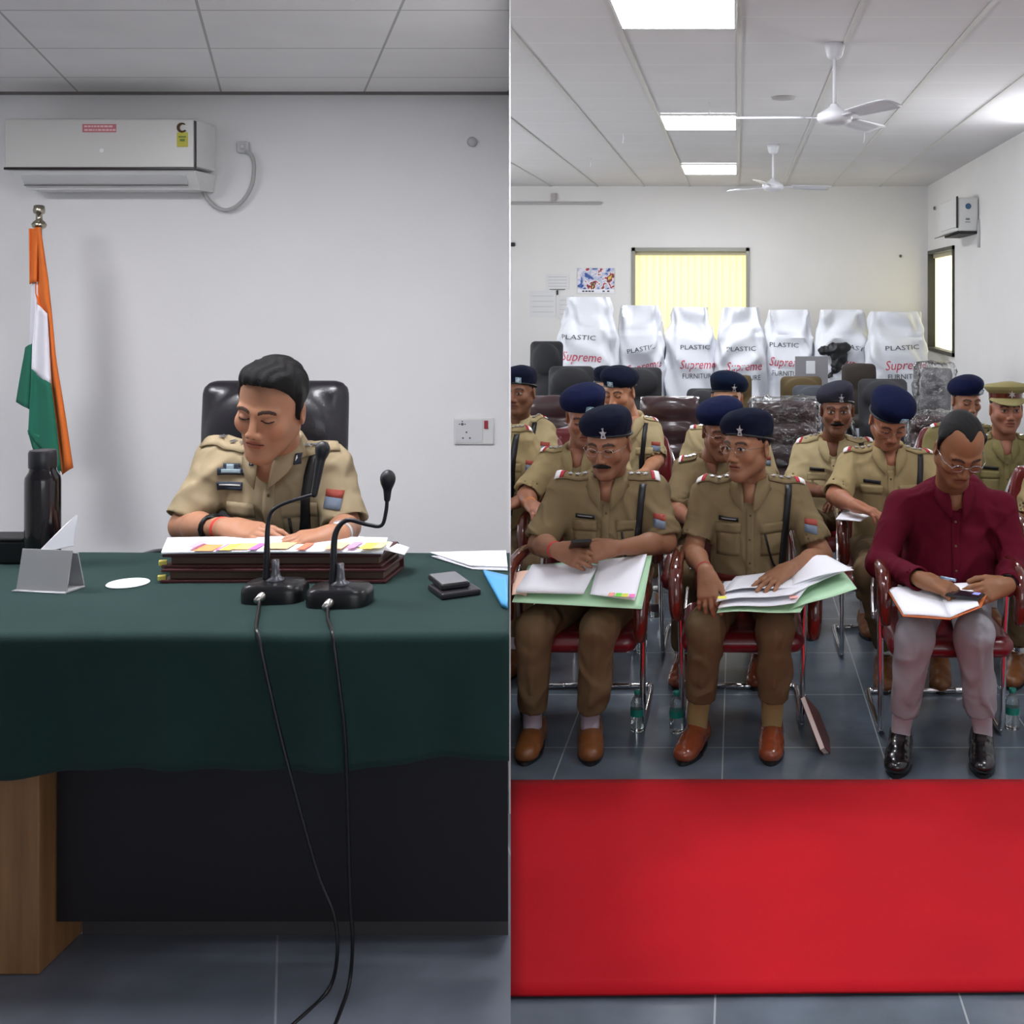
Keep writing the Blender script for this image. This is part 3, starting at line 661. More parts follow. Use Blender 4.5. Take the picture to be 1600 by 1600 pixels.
def person(label, head, yaw=0, pitch=10, roll=0, hs=1.06, N=None, sh=None, el=None, wr=None, hd=None, pn=None, curls=(.35, .35), thumbs=(.5, .5), cl=(None, None), spread=.16,
           hip=None, kn=None, ank=None, toe=None, skin=(172, 118, 88), style='front', hat='beret', hatm=None, badge='silver', droop=-1, bx=.022, lean=12, bulk=1., glasses=0, mous=0, eyes=0,
           vox=.004, bvox=.009, legs=True, shoes=DTAN, sock=(200, 195, 200), sockr=.036, seed=1, floor=0., fat=1., belly=0., watch=None, band=None, sleeve=.92, long=1., group=None, trm=None, sepau=True, stripe=True, body_w=1., hemz=.16, name=True, lanyard=True, cuffroll=True):
    H = np.array(head, float); R = rotm(math.radians(yaw), math.radians(pitch), math.radians(roll))
    zb = floor
    if N is None: N = H+v3(0, .055, -.185)
    if sh is None: sh = [N+v3(-.175, .015, -.05), N+v3(.175, .015, -.05)]
    if el is None: el = [sh[0]+v3(-.07, -.06, -.26), sh[1]+v3(.07, -.06, -.26)]
    if wr is None: wr = [el[0]+v3(.1, -.2, -.05), el[1]+v3(-.1, -.2, -.05)]
    if hd is None: hd = [v3(.45, -.85, -.1), v3(-.45, -.85, -.1)]
    if pn is None: pn = [v3(0, 0, -1), v3(0, 0, -1)]
    if hip is None: hip = v3(N[0], N[1]+.1, zb+.5)
    if kn is None: kn = [hip+v3(-.15, -.47, .01), hip+v3(.15, -.47, .01)]
    if ank is None: ank = [v3(kn[0][0], kn[0][1]+.03, zb+.1), v3(kn[1][0], kn[1][1]+.03, zb+.1)]
    if toe is None: toe = [ank[0]+v3(0, -.19, 0), ank[1]+v3(0, -.19, 0)]
    root = thing('person', label, 'person', (hip[0], hip[1], zb), 0, group); off = np.array([hip[0], hip[1], zb])
    maroon = style == 'maroon'; shm = MAR if maroon else KH[style]; trm = trm or (GREYT if maroon else TRO)
    skw = fat
    # ---- body: one mesh (head and neck, trunk, arms and hands)
    parts, toW, toL = build_head(H, R, hs, vox, skin, eyes, mous, root, off, N+v3(0, .02, -.02), hat, glasses, fat, long)
    core = SDF(); C1 = N*.66+hip*.34; C2 = N*.3+hip*.7
    core.ell(C1, (.12, .075, .15), .05); core.ell(C2, (.13, .1, .15), .06); core.rc(N+v3(0, 0, -.01), C1, .055, .08, .04); core.ell(N+v3(0, -.035, -.045), (.05, .045, .05), .03)
    for i in (0, 1): core.rc(sh[i], el[i], .047 if not maroon else .038, .04 if not maroon else .032, .03); core.rc(N+v3(0, .015, -.04), sh[i], .03, .035, .03)
    if legs:
        for i in (0, 1): hp = hip+v3((-1, 1)[i]*.085, 0, 0); core.rc(hp, kn[i], .07, .05, .03); core.rc(kn[i], ank[i], .04, .026, .03)
    V, F = core.mesh(.011); parts.append((V, F, np.tile(S(*skin), (len(V), 1))))
    for i in (0, 1):
        if wr[i] is None: continue
        a = SDF(); tk = skw*(.72 if maroon else 1); a.rc(el[i]+(sh[i]-el[i])*.15, el[i], .042*tk, .04*tk, .02); m_ = el[i]+(wr[i]-el[i])*.35; a.rc(el[i], m_, .039*tk, .04*tk, .02); a.rc(m_, wr[i], .04*tk, .026, .02)
        hand_sdf(a, np.array(wr[i], float), hd[i], pn[i], (1, -1)[i], curls[i], spread, hs*.98, thumbs[i], cl[i])
        V, F = a.mesh(max(vox*.9, .0028)); c = np.tile(np.array(S(*skin))*.92, (len(V), 1)); parts.append((V, F, c))
    b = 0; VV = []; FF = []; CC = []
    for V, F, C in parts: VV.append(V); FF.append(F+b); CC.append(C); b += len(V)
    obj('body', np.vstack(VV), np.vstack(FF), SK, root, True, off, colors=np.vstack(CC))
    # ---- shirt
    s = SDF(); bw = body_w
    s.ell(C1+v3(0, .0, .02), (.172*bw, .118, .18), .06); s.ell(C2+v3(0, -.015-belly, 0), (.165*bw, .125+belly, .17), .07)
    s.ell(hip+v3(0, -.01, .05), (.165*bw, .125, .09), .05)
    for i in (0, 1):
        s.rc(N+v3(0, .02, -.035), sh[i]+v3(0, 0, .004), .052, .056, .04)
        s.rc(C1+v3((-1, 1)[i]*.08*bw, -.01, .05), sh[i]+v3((1, -1)[i]*.03, 0, -.03), .085, .06, .04)
        if maroon or sleeve > 1:
            s.rc(sh[i], el[i], .06*bw, .054, .03); cu = el[i]+(np.array(wr[i])-el[i])*(.93 if maroon else sleeve-1); s.cc(el[i], cu, .054, .041 if maroon else .052, .03); s.cc(cu-(cu-el[i])*.08, cu+(cu-el[i])*.01, .043 if maroon else .056, .043 if maroon else .056, .01)
            s.rc(cu-nrm(cu-el[i])*.02, cu+nrm(cu-el[i])*.05, .034 if maroon else .045, .034 if maroon else .045, .004, 's')
        else:
            cu = sh[i]+(el[i]-sh[i])*sleeve; s.cc(sh[i], cu, .062*bw, .0635, .035); dd = nrm(el[i]-sh[i])
            if cuffroll: s.cc(cu-dd*.035, cu+dd*.003, .067, .068, .008)
            s.rc(cu-dd*.025, cu+dd*.06, .053, .056, .004, 's')
    s.rc(N+v3(0, -.02, .03), N+v3(0, -.085, -.06), .05, .01, .01, 's')
    s.rc(N+v3(0, .01, .01), N+v3(0, .02, .12), .058, .07, .01, 's')
    V, F = s.mesh(bvox); V = smoothmesh(V, F, 1)
    V = folds(V, F, seed, .0125 if bvox < .01 else .014, .17); V = folds(V, F, seed+9, .005, .1)
    so = obj('shirt', V, F, shm, root, True, off); bv = bvh(V, F)
    fy = nrm(v3(0, 1, 0))
    collar('collar', N+v3(0, .004, .0), shm, so, off, math.radians(yaw*.12), 1.05)
    zt = N[2]-.085; zl = hip[2]+.06
    mb = MB(); drape(mb, bv, (N[0]-.016, N[1], zt), (.032, 0, 0), (hip[0]-N[0], 0, zl-zt), 4, 22, fy, .0005, .003); mb.obj('placket', shm, so, True, off)
    mb = MB()
    for f in (.12, .42, .72):
        h = bv.ray_cast(Vector((N[0]+(hip[0]-N[0])*f, N[1]-.6, zt+(zl-zt)*f)), Vector((0, 1, 0)))
        if h[0]: mb.ell(np.array(h[0])+v3(0, -.004, 0), (.0055, .0025, .0055), 8)
    if mb.V: mb.obj('buttons', mat('button_brown', (96, 78, 54), .4), so, True, off)
    def mid(sx): return N[0]+sx
    if not maroon:
        lo_ = bvox >= .013
        for k in (-1, 1):   # chest pockets with flaps
            x0 = N[0]+k*.088-.05; z0 = N[2]-.165
            if not lo_:
                mb = MB(); drape(mb, bv, (x0+.004, N[1], z0-.03), (.092, 0, 0), (0, 0, -.095), 6, 7, fy, .0003, .0025); mb.obj('pocket', shm, so, True, off)
            mb = MB(); drape(mb, bv, (x0, N[1], z0+.01), (.1, 0, 0), (0, 0, -.042), 6, 4, fy, .0025, .003); p = mb.obj('pocket_flap', shm, so, True, off)
        if name:
            mb = MB(); drape(mb, bv, (N[0]-.125, N[1], N[2]-.128), (.078, 0, -.004), (0, 0, -.017), 6, 3, fy, .003, .003); np_ = mb.obj('name_plate', BLK, so, True, off)
            if vox < .004:
                mb = MB(); drape(mb, bv, (N[0]-.117, N[1], N[2]-.1345), (.06, 0, -.003), (0, 0, -.004), 12, 2, fy, .0065, .0008); mb.obj('name_lettering', mat('plate_lettering', (150, 150, 150), .5), np_, True, off)
        # shoulder straps
        if sepau:
            up = v3(0, 0, -1); rg = np.random.RandomState(seed)
            for i, k in enumerate((-1, 1)):
                a = N+v3(k*.07, .0, .0); e = sh[i]+v3(k*.028, -.012, 0); u = (e-a); u[2] = 0
                w_ = .052; vv = nrm(np.cross(u, (0, 0, 1)))*w_
                if vv[1] > 0: vv = -vv
                st = a-vv/2; dn = nrm(v3(0, .25, -1))
                mb = MB(); drape(mb, bv, st, u, vv, 9, 5, dn, .004, .005, .15); ep = mb.obj('shoulder_strap', shm, so, True, off)
                if stripe: mb = MB(); drape(mb, bv, st+u*.8, u*.1, vv, 3, 5, dn, .0095, .003, .15); mb.obj('red_stripe', REDC, ep, True, off)
                if stripe: mb = MB(); drape(mb, bv, st+u*.9, u*.16, vv, 3, 5, dn, .0095, .003, .15); mb.obj('white_tip', WHT if not lo_ else PAPER, ep, True, off)
                mb = MB()
                for f in ((.18, .4, .62) if not lo_ else (.3, .6)):
                    p = st+u*f+vv*.5; h = bv.ray_cast(Vector(p-dn*.15), Vector(dn))
                    if h[0]:
                        q = np.array(h[0])-dn*.012; zz = -dn; xx = nrm(np.cross(v3(0, 1, 0), zz)); yy = np.cross(zz, xx); Rm = np.array([xx, zz, yy]).T
                        r_ = .0135; stp = [((r_ if j % 2 == 0 else r_*.45)*math.sin(math.pi*j/5), (r_ if j % 2 == 0 else r_*.45)*math.cos(math.pi*j/5)) for j in range(10)]
                        mb.prism(stp, .003, q, Rm)
                if mb.V: mb.obj('rank_stars', SIL, ep, False, off)
        # lanyard at the viewer's right and the sleeve badge
        if lanyard:
            x0 = sh[1][0]-.028; mb = MB(); z0 = sh[1][2]+.05; z1 = C2[2]-.02
            drape(mb, bv, (x0-.012, N[1], z0), (.026, 0, 0), (-.03, 0, z1-z0), 3, 18, fy, .003, .005)
            pz = N[2]-.2; c_ = bv.ray_cast(Vector((x0-.03, N[1]-.6, z1)), Vector((0, 1, 0)))[0]
            mb.obj('lanyard', BLK, so, True, off)
            pts = []
            for f in np.linspace(0, 1, 9):
                xx = x0-.03+(N[0]+.06-(x0-.03))*f; zz = z1+(pz-z1)*f-.05*math.sin(math.pi*f); h = bv.ray_cast(Vector((xx, N[1]-.6, zz)), Vector((0, 1, 0)))
                if h[0]: pts.append(np.array(h[0])+v3(0, -.006, 0))
            if len(pts) > 3: mb = MB(); mb.tube(pts, .0045, 6); mb.obj('lanyard_cord', BLK, so, True, off)
        pc = sh[1]+(el[1]-sh[1])*.38
        mb = MB(); mb.mi = 0; drape(mb, bv, pc+v3(-.006, 0, .012), (.05, 0, -.008), (0, 0, -.02), 4, 3, fy, .003, .002, .3); q = mb.obj('sleeve_badge', mat('badge_red', (150, 62, 48), .7), so, True, off)
        mb = MB(); drape(mb, bv, pc+v3(-.006, 0, -.009), (.05, 0, -.008), (0, 0, -.03), 4, 3, fy, .003, .002, .3); mb.obj('badge_shield', mat('badge_blue', (104, 116, 132), .7), q, True, off)
    # ---- head gear
    if hat == 'beret': build_beret(toW, hatm or NAVY, root, off, hs, vox, droop, badge, bulk, bx, lean)
    if hat == 'cap': build_cap(toW, root, off, hs)
    if band is not None:
        i, col = band; dd = nrm(np.array(wr[i])-el[i]); a = np.array(wr[i])-dd*.02; u_ = nrm(np.cross(dd, (0, 0, 1))); w_ = np.cross(dd, u_)
        mb = MB(); mb.tube([a+.028*(math.cos(t)*u_+math.sin(t)*w_) for t in np.linspace(0, 2*math.pi, 17)[:-1]], .0045, 6, closed=True); mb.tube([a-dd*.012+.0285*(math.cos(t)*u_+math.sin(t)*w_) for t in np.linspace(0, 2*math.pi, 17)[:-1]], .004, 6, closed=True)
        mb.obj('wrist_thread', mat('thread_%d_%d_%d' % col, col, .7), root, True, off)
    if watch is not None:
        for i, col, strap in watch:
            dd = nrm(np.array(wr[i])-el[i]); a = np.array(wr[i])-dd*(.035 if strap != 'far' else .09); u_ = nrm(np.cross(dd, (0, 0, 1))); w_ = np.cross(dd, u_)
            mb = MB(); r_ = .031 if strap != 'far' else .036
            for q in (-.007, 0, .007): mb.tube([a+dd*q+r_*(math.cos(t)*u_+math.sin(t)*w_) for t in np.linspace(0, 2*math.pi, 17)[:-1]], .0045, 6, closed=True)
            mb.ell(a+v3(0, -.006, .032), (.017, .017, .006), 12); mb.obj('wrist_watch', mat('watch_%d' % col, (col, col, col), .35, .5), root, True, off)
    # ---- trousers, socks, shoes
    s = SDF(); s.ell(hip+v3(0, .0, -.0), (.17*bw, .14, .105), .05)
    for i in (0, 1):
        hp = hip+v3((-1, 1)[i]*.085, -.02, -.01); s.rc(hp, kn[i]+v3(0, 0, -.012), .088, .069, .04)
        if legs:
            d_ = nrm(ank[i]-kn[i]); e = kn[i]+d_*((kn[i][2]-(zb+hemz))/max(.2, -d_[2])); s.cc(kn[i]+v3(0, .0, -.02), e, .068, .057, .03)
            s.rc(e-d_*.015, e+d_*.08, .043, .043, .004, 's')
    V, F = s.mesh(max(bvox, .008)); V = smoothmesh(V, F, 1); V = folds(V, F, seed+3, .009, .16)
    if legs and bvox < .01:
        Nn = vnormals(V, F)     # pressed crease down the shin
        for i in (0, 1):
            t = np.clip((kn[i][2]-V[:, 2])/max(.1, kn[i][2]-ank[i][2]), 0, 1); cx = kn[i][0]+(ank[i][0]-kn[i][0])*t
            V = V+Nn*(np.exp(-((V[:, 0]-cx)/.009)**2)*.006*(V[:, 1] < kn[i][1]-.0)*(V[:, 2] < kn[i][2]-.0))[:, None]
    to = obj('trousers', V, F, trm, root, True, off)
    if legs:
        sm = mat('sock_%d_%d_%d' % sock, sock, .9, bump=.4, bscale=400)
        for i in (0, 1):
            mb = MB(); mb.tube([ank[i]+(kn[i]-ank[i])*.3, ank[i]+v3(0, 0, .02), ank[i]+v3(0, .0, -.03)], [.044, sockr, .036], 14, 4); mb.obj('sock', sm, root, True, off)
            shoe(root, off, ank[i]+v3(0, .02, 0), toe[i], shoes, 0, zb)
    return root, off, bv, (N, C1, C2, hip)
def belt(P, m_buckle=True):
    root, off, bv, (N, C1, C2, hip) = P
    z = hip[2]+.1; mb = MB(); drape(mb, bv, (hip[0]-.15, hip[1], z), (.3, 0, 0), (0, 0, -.042), 16, 3, (0, 1, 0), .006, .006, .5); o = mb.obj('belt', mat('maroon_belt', (92, 26, 22), .4), root, True, off)
    mb = MB(); drape(mb, bv, (hip[0]-.03, hip[1], z+.004), (.055, 0, 0), (0, 0, -.05), 3, 3, (0, 1, 0), .013, .006, .5); mb.obj('buckle', SIL, o, False, off)
# ---------------------------------------------------------------- people
BR = (150, 104, 76)
def J(L): return [W(*q) for q in L]
F1 = person('person in khaki and beret with a black moustache, looking down over an open folder',
    W(951, 692, 4.60), yaw=-14, pitch=14, roll=0, N=W(951, 748, 4.66), sh=J([(884, 768, 4.70), (1017, 772, 4.70)]), el=J([(843, 850, 4.60), (1040, 848, 4.60)]), wr=J([(871, 860, 4.38), (962, 856, 4.38)]),
    hd=[v3(.75, -.45, -.15), v3(-.9, -.3, -.12)], pn=[v3(.3, .75, -.35), v3(.0, .6, -.5)], curls=(.42, .5), hip=W(950, 930, 4.78)*v3(1, 1, 0)+v3(0, 0, .5),
    kn=J([(836, 975, 4.27), (936, 975, 4.27)]), ank=J([(832, 1125, 4.36), (922, 1125, 4.36)]), toe=J([(818, 1192, 4.2), (923, 1192, 4.2)]), skin=(146, 100, 74), style='front', glasses=.8, mous=1.15, droop=-1, bx=.018,
    vox=.0032, bvox=.007, sock=(160, 150, 160), seed=4, band=(0, (190, 40, 40)), fat=1.06, body_w=1.08, belly=.02)
F2 = person('person in khaki uniform with maroon belt, face turned aside, one hand flat on papers',
    W(1168, 697, 4.58), yaw=-36, pitch=2, roll=0, N=W(1172, 752, 4.66), sh=J([(1104, 772, 4.70), (1242, 774, 4.70)]), el=J([(1082, 862, 4.62), (1284, 868, 4.60)]), wr=J([(1103, 893, 4.27), (1232, 890, 4.34)]),
    hd=[v3(.08, -.45, -.9), v3(-.62, -.74, -.2)], pn=[v3(.1, .7, -.5), v3(0, .25, -1)], curls=(.3, .12), spread=.3, hip=v3(.05, 4.78, .5),
    kn=J([(1103, 975, 4.27), (1212, 975, 4.27)]), ank=J([(1090, 1128, 4.38), (1206, 1128, 4.38)]), toe=J([(1064, 1196, 4.2), (1204, 1198, 4.2)]), skin=BR, style='front', glasses=.8, eyes=1, droop=-1, bx=.03,
    vox=.0032, bvox=.007, sock=(150, 128, 82), sockr=.041, shoes=TAN, seed=12, hatm=NAVY, sleeve=.78, cuffroll=False, hemz=.2, bulk=.98, lean=16, band=(0, (150, 50, 40)))
belt(F2)
F3 = person('person in a maroon shirt and grey trousers, head bowed over a phone and notebook',
    W(1499, 700, 4.38), yaw=8, pitch=38, roll=3, hs=1.1, N=W(1488, 762, 4.58), sh=J([(1409, 792, 4.60), (1562, 795, 4.60)]), el=J([(1374, 880, 4.46), (1588, 880, 4.52)]), wr=J([(1440, 906, 4.18), (1574, 915, 4.22)]),
    hd=[v3(.9, -.35, -.25), v3(-.88, -.42, -.12)], pn=[v3(.1, .3, -.9), v3(-.3, .6, -.5)], curls=(.45, .3), hip=v3(.85, 4.72, .5),
    kn=J([(1430, 990, 4.18), (1522, 985, 4.18)]), ank=J([(1408, 1145, 4.28), (1535, 1145, 4.28)]), toe=J([(1399, 1214, 4.09), (1536, 1215, 4.09)]), skin=(138, 92, 62), style='maroon', hat='bald', glasses=1.3,
    vox=.0032, bvox=.007, sock=(172, 164, 170), shoes=BSHOE, seed=21, fat=1.04, body_w=1.18, belly=.03, watch=[(1, 20, 'near')], hemz=.18)
OFFICER = person('person in pale khaki uniform seated at the green desk, reading papers',
    W(424, 636, 3.30), yaw=-6, pitch=17, roll=9, hs=1.1, N=W(432, 700, 3.44), stripe=False, name=False, sh=J([(340, 722, 3.50), (517, 728, 3.50)]), el=J([(288, 822, 3.40), (540, 824, 3.42)]), wr=J([(352, 826, 3.16), (530, 836, 3.12)]),
    hd=[v3(.95, -.25, -.03), v3(-.85, -.5, .0)], pn=[v3(.1, .25, -1), v3(0, .2, -1)], curls=(.22, .35), hip=v3(-1.36, 3.62, LZ+.52),
    kn=[v3(-1.52, 3.16, LZ+.52), v3(-1.2, 3.16, LZ+.52)], toe=None, skin=(172, 122, 94), style='officer', hat='none', vox=.0024, bvox=.006, seed=31, floor=LZ, fat=1.0, body_w=1.0, watch=[(1, 190, 'near'), (0, 20, 'far')], band=(0, (205, 60, 45)), long=1.08, sleeve=.9)
# second row
def row(label, px, py, D, **k): return person(label, W(px, py, D), **k)
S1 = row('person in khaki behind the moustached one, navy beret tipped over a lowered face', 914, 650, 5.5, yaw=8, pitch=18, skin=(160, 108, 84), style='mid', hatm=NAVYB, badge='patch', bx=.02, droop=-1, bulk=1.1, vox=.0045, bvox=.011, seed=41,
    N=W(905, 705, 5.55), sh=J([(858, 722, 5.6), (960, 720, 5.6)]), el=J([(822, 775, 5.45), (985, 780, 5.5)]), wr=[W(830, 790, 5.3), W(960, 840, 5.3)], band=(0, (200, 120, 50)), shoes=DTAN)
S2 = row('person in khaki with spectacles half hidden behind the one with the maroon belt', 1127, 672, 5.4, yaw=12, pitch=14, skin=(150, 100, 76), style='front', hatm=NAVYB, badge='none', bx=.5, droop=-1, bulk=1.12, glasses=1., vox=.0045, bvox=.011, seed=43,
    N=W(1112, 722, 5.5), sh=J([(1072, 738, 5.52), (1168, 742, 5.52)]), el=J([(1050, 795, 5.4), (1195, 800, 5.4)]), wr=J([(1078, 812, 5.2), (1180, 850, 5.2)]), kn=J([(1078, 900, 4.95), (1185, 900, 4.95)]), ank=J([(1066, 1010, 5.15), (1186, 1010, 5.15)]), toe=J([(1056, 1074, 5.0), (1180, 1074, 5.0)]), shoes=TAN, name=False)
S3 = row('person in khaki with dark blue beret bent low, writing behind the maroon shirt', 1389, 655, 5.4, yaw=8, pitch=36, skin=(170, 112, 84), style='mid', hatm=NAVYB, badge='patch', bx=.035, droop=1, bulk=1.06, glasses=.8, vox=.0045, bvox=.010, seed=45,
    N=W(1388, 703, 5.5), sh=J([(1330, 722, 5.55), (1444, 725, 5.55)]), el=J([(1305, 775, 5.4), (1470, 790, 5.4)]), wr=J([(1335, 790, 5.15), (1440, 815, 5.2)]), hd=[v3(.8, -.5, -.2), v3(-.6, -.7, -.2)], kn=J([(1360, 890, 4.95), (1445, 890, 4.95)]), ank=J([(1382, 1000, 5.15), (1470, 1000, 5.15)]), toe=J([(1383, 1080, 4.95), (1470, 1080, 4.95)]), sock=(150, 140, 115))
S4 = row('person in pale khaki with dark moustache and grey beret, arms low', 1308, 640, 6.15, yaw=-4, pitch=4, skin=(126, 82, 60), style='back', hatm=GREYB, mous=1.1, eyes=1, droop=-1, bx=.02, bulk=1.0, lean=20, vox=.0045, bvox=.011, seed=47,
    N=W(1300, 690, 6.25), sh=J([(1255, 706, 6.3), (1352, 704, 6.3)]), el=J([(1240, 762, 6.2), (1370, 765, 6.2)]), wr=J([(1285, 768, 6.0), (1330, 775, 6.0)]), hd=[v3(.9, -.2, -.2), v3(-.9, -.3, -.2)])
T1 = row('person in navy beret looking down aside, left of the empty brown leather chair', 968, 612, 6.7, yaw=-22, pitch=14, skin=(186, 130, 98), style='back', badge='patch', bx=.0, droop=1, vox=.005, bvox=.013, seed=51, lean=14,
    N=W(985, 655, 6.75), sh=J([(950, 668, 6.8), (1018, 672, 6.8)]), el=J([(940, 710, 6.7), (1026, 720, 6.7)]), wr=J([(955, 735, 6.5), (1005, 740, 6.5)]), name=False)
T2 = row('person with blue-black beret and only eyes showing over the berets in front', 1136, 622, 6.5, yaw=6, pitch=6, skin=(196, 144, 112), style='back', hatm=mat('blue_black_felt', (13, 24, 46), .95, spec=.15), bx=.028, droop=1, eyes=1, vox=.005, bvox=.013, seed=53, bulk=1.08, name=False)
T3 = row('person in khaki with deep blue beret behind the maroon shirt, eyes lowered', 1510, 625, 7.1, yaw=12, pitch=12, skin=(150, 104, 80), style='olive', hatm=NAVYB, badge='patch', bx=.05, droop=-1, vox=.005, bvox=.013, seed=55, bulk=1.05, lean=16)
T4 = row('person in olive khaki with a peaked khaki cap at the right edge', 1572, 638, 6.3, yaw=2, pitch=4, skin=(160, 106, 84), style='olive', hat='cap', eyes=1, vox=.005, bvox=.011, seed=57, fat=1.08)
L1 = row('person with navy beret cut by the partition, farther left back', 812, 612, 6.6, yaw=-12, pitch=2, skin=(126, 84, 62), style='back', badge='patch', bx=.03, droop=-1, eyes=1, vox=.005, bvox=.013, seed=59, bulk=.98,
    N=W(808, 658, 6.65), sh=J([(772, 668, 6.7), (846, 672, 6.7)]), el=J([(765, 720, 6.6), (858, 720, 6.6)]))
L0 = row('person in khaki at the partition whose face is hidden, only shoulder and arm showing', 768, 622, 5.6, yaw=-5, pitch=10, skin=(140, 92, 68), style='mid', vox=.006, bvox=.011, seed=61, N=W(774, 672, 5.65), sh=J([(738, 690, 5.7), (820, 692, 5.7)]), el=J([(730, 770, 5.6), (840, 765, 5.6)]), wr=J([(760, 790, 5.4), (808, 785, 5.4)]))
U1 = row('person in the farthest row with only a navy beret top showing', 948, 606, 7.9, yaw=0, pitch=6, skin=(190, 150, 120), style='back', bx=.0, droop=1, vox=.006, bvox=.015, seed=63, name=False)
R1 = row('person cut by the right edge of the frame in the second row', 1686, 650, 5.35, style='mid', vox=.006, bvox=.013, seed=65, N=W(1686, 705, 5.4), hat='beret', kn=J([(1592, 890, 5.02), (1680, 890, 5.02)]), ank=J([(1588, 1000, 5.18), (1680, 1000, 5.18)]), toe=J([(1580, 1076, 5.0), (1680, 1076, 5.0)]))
def officer_marks():
    root, off, bv, (N, C1, C2, hip) = OFFICER; so = [c for c in root.children if c.name.startswith('shirt')][0]
    cm_ = [c for c in so.children if c.name.startswith('collar')][0].data; cb = bvh([np.array(v.co[:])+off for v in cm_.vertices], [p.vertices for p in cm_.polygons])
    def pt(px, py, w, h, off_, m, name, par=so, th=.003, nu=8, dz=0.):
        a = W(px, py, 3.36); mb = MB(); drape(mb, bv, (a[0], 3.36, a[2]), (w, 0, dz), (0, 0, -h), nu, 5, (0, 1, 0), off_, th, .4); return mb.obj(name, m, par, True, off)
    dkb = mat('navy_patch', (34, 44, 60), .7)
    b = pt(327, 757, .08, .024, .004, dkb, 'name_plate'); pt(331, 760.5, .067, .0045, .0085, mat('plate_white', (190, 188, 186), .6), 'name_lettering', b, .001, 10)
    for px, lean in ((377, .01), (442, -.01)):
        a = W(px, 716, 3.3); mb = MB(); drape(mb, cb, (a[0], 3.3, a[2]), (.012, 0, 0), (0, 0, -.03), 3, 5, (0, 1, 0), .002, .004, .4); g = mb.obj('collar_patch', dkb, so, True, off)
        mb = MB(); drape(mb, cb, (a[0]+.004, 3.3, a[2]-.004), (.004, 0, 0), (0, 0, -.022), 2, 4, (0, 1, 0), .0075, .001, .4); mb.obj('patch_line', WHT, g, True, off)
    mb = MB(); drape(mb, bv, (W(328, 0, 3.36)[0], 3.36, W(0, 735, 3.36)[2]), (.08, 0, 0), (0, 0, -.021), 8, 4, (0, 1, 0), .004, .003, .4); drape(mb, bv, (W(336, 0, 3.36)[0], 3.36, W(0, 728, 3.36)[2]), (.05, 0, 0), (0, 0, -.02), 6, 4, (0, 1, 0), .004, .003, .4); e = mb.obj('wing_badge', dkb, so, True, off)
    mb = MB(); drape(mb, bv, (W(334, 0, 3.36)[0], 3.36, W(0, 737, 3.36)[2]), (.058, 0, 0), (0, 0, -.012), 8, 4, (0, 1, 0), .0085, .002, .4); drape(mb, bv, (W(342, 0, 3.36)[0], 3.36, W(0, 729, 3.36)[2]), (.022, 0, 0), (0, 0, -.02), 5, 4, (0, 1, 0), .0085, .002, .4); mb.obj('badge_emblem', mat('wing_grey', (140, 160, 168), .6), e, True, off)
officer_marks()
# ---------------------------------------------------------------- the office side: desk, officer's chair, things on the desk
TZ = LZ+.754
wood = mat('oak_laminate', (136, 98, 62), .5, bump=.1, bscale=40, var=.28, vscale=5, stretch=(9, 9, .6))
dk = mat('black_laminate', (20, 17, 22), .5)
t = thing('desk', 'long desk with black front panel and pale wooden side panel, hidden by green cloth', 'desk', (-1.4, 2.95, LZ)); to = v3(-1.4, 2.95, LZ)
def poly_slab(name, poly, z0, z1, m, parent, off):
    n = len(poly); V = [(x, y, z0) for x, y in poly]+[(x, y, z1) for x, y in poly]
    mb = MB(); mb.add(V, [tuple(range(n))[::-1], tuple(range(n, 2*n))]+[(k, (k+1) % n, (k+1) % n+n, k+n) for k in range(n)]); return mb.obj(name, m, parent, False, off)
poly_slab('desktop', [(-2.4, 2.55), (SEAM*2.55-.006, 2.55), (SEAM*3.315-.006, 3.315), (-2.4, 3.315)], TZ-.03, TZ-.004, wood, t, to)
poly_slab('front_panel', [(-1.535, 2.6), (SEAM*2.6-.006, 2.6), (SEAM*2.618-.006, 2.618), (-1.535, 2.618)], LZ+.086, TZ-.031, dk, t, to)
poly_slab('shade_board', [(-1.535, 2.70), (SEAM*2.7-.006, 2.70), (SEAM*2.72-.006, 2.72), (-1.535, 2.72)], LZ, LZ+.1, mat('shade_grey', (66, 62, 64), .6), t, to)  # dark board standing in for the shade below the front panel
mb = MB(); mb.box((-1.64, 2.625, LZ+.361), (.2, .17, .72), .003); mb.obj('side_panel', wood, t, False, to)
mb = MB(); mb.box((SEAM*3-.18, 3.1, LZ+.361), (.03, .36, .72), .002); mb.obj('side_panel', wood, t, False, to)
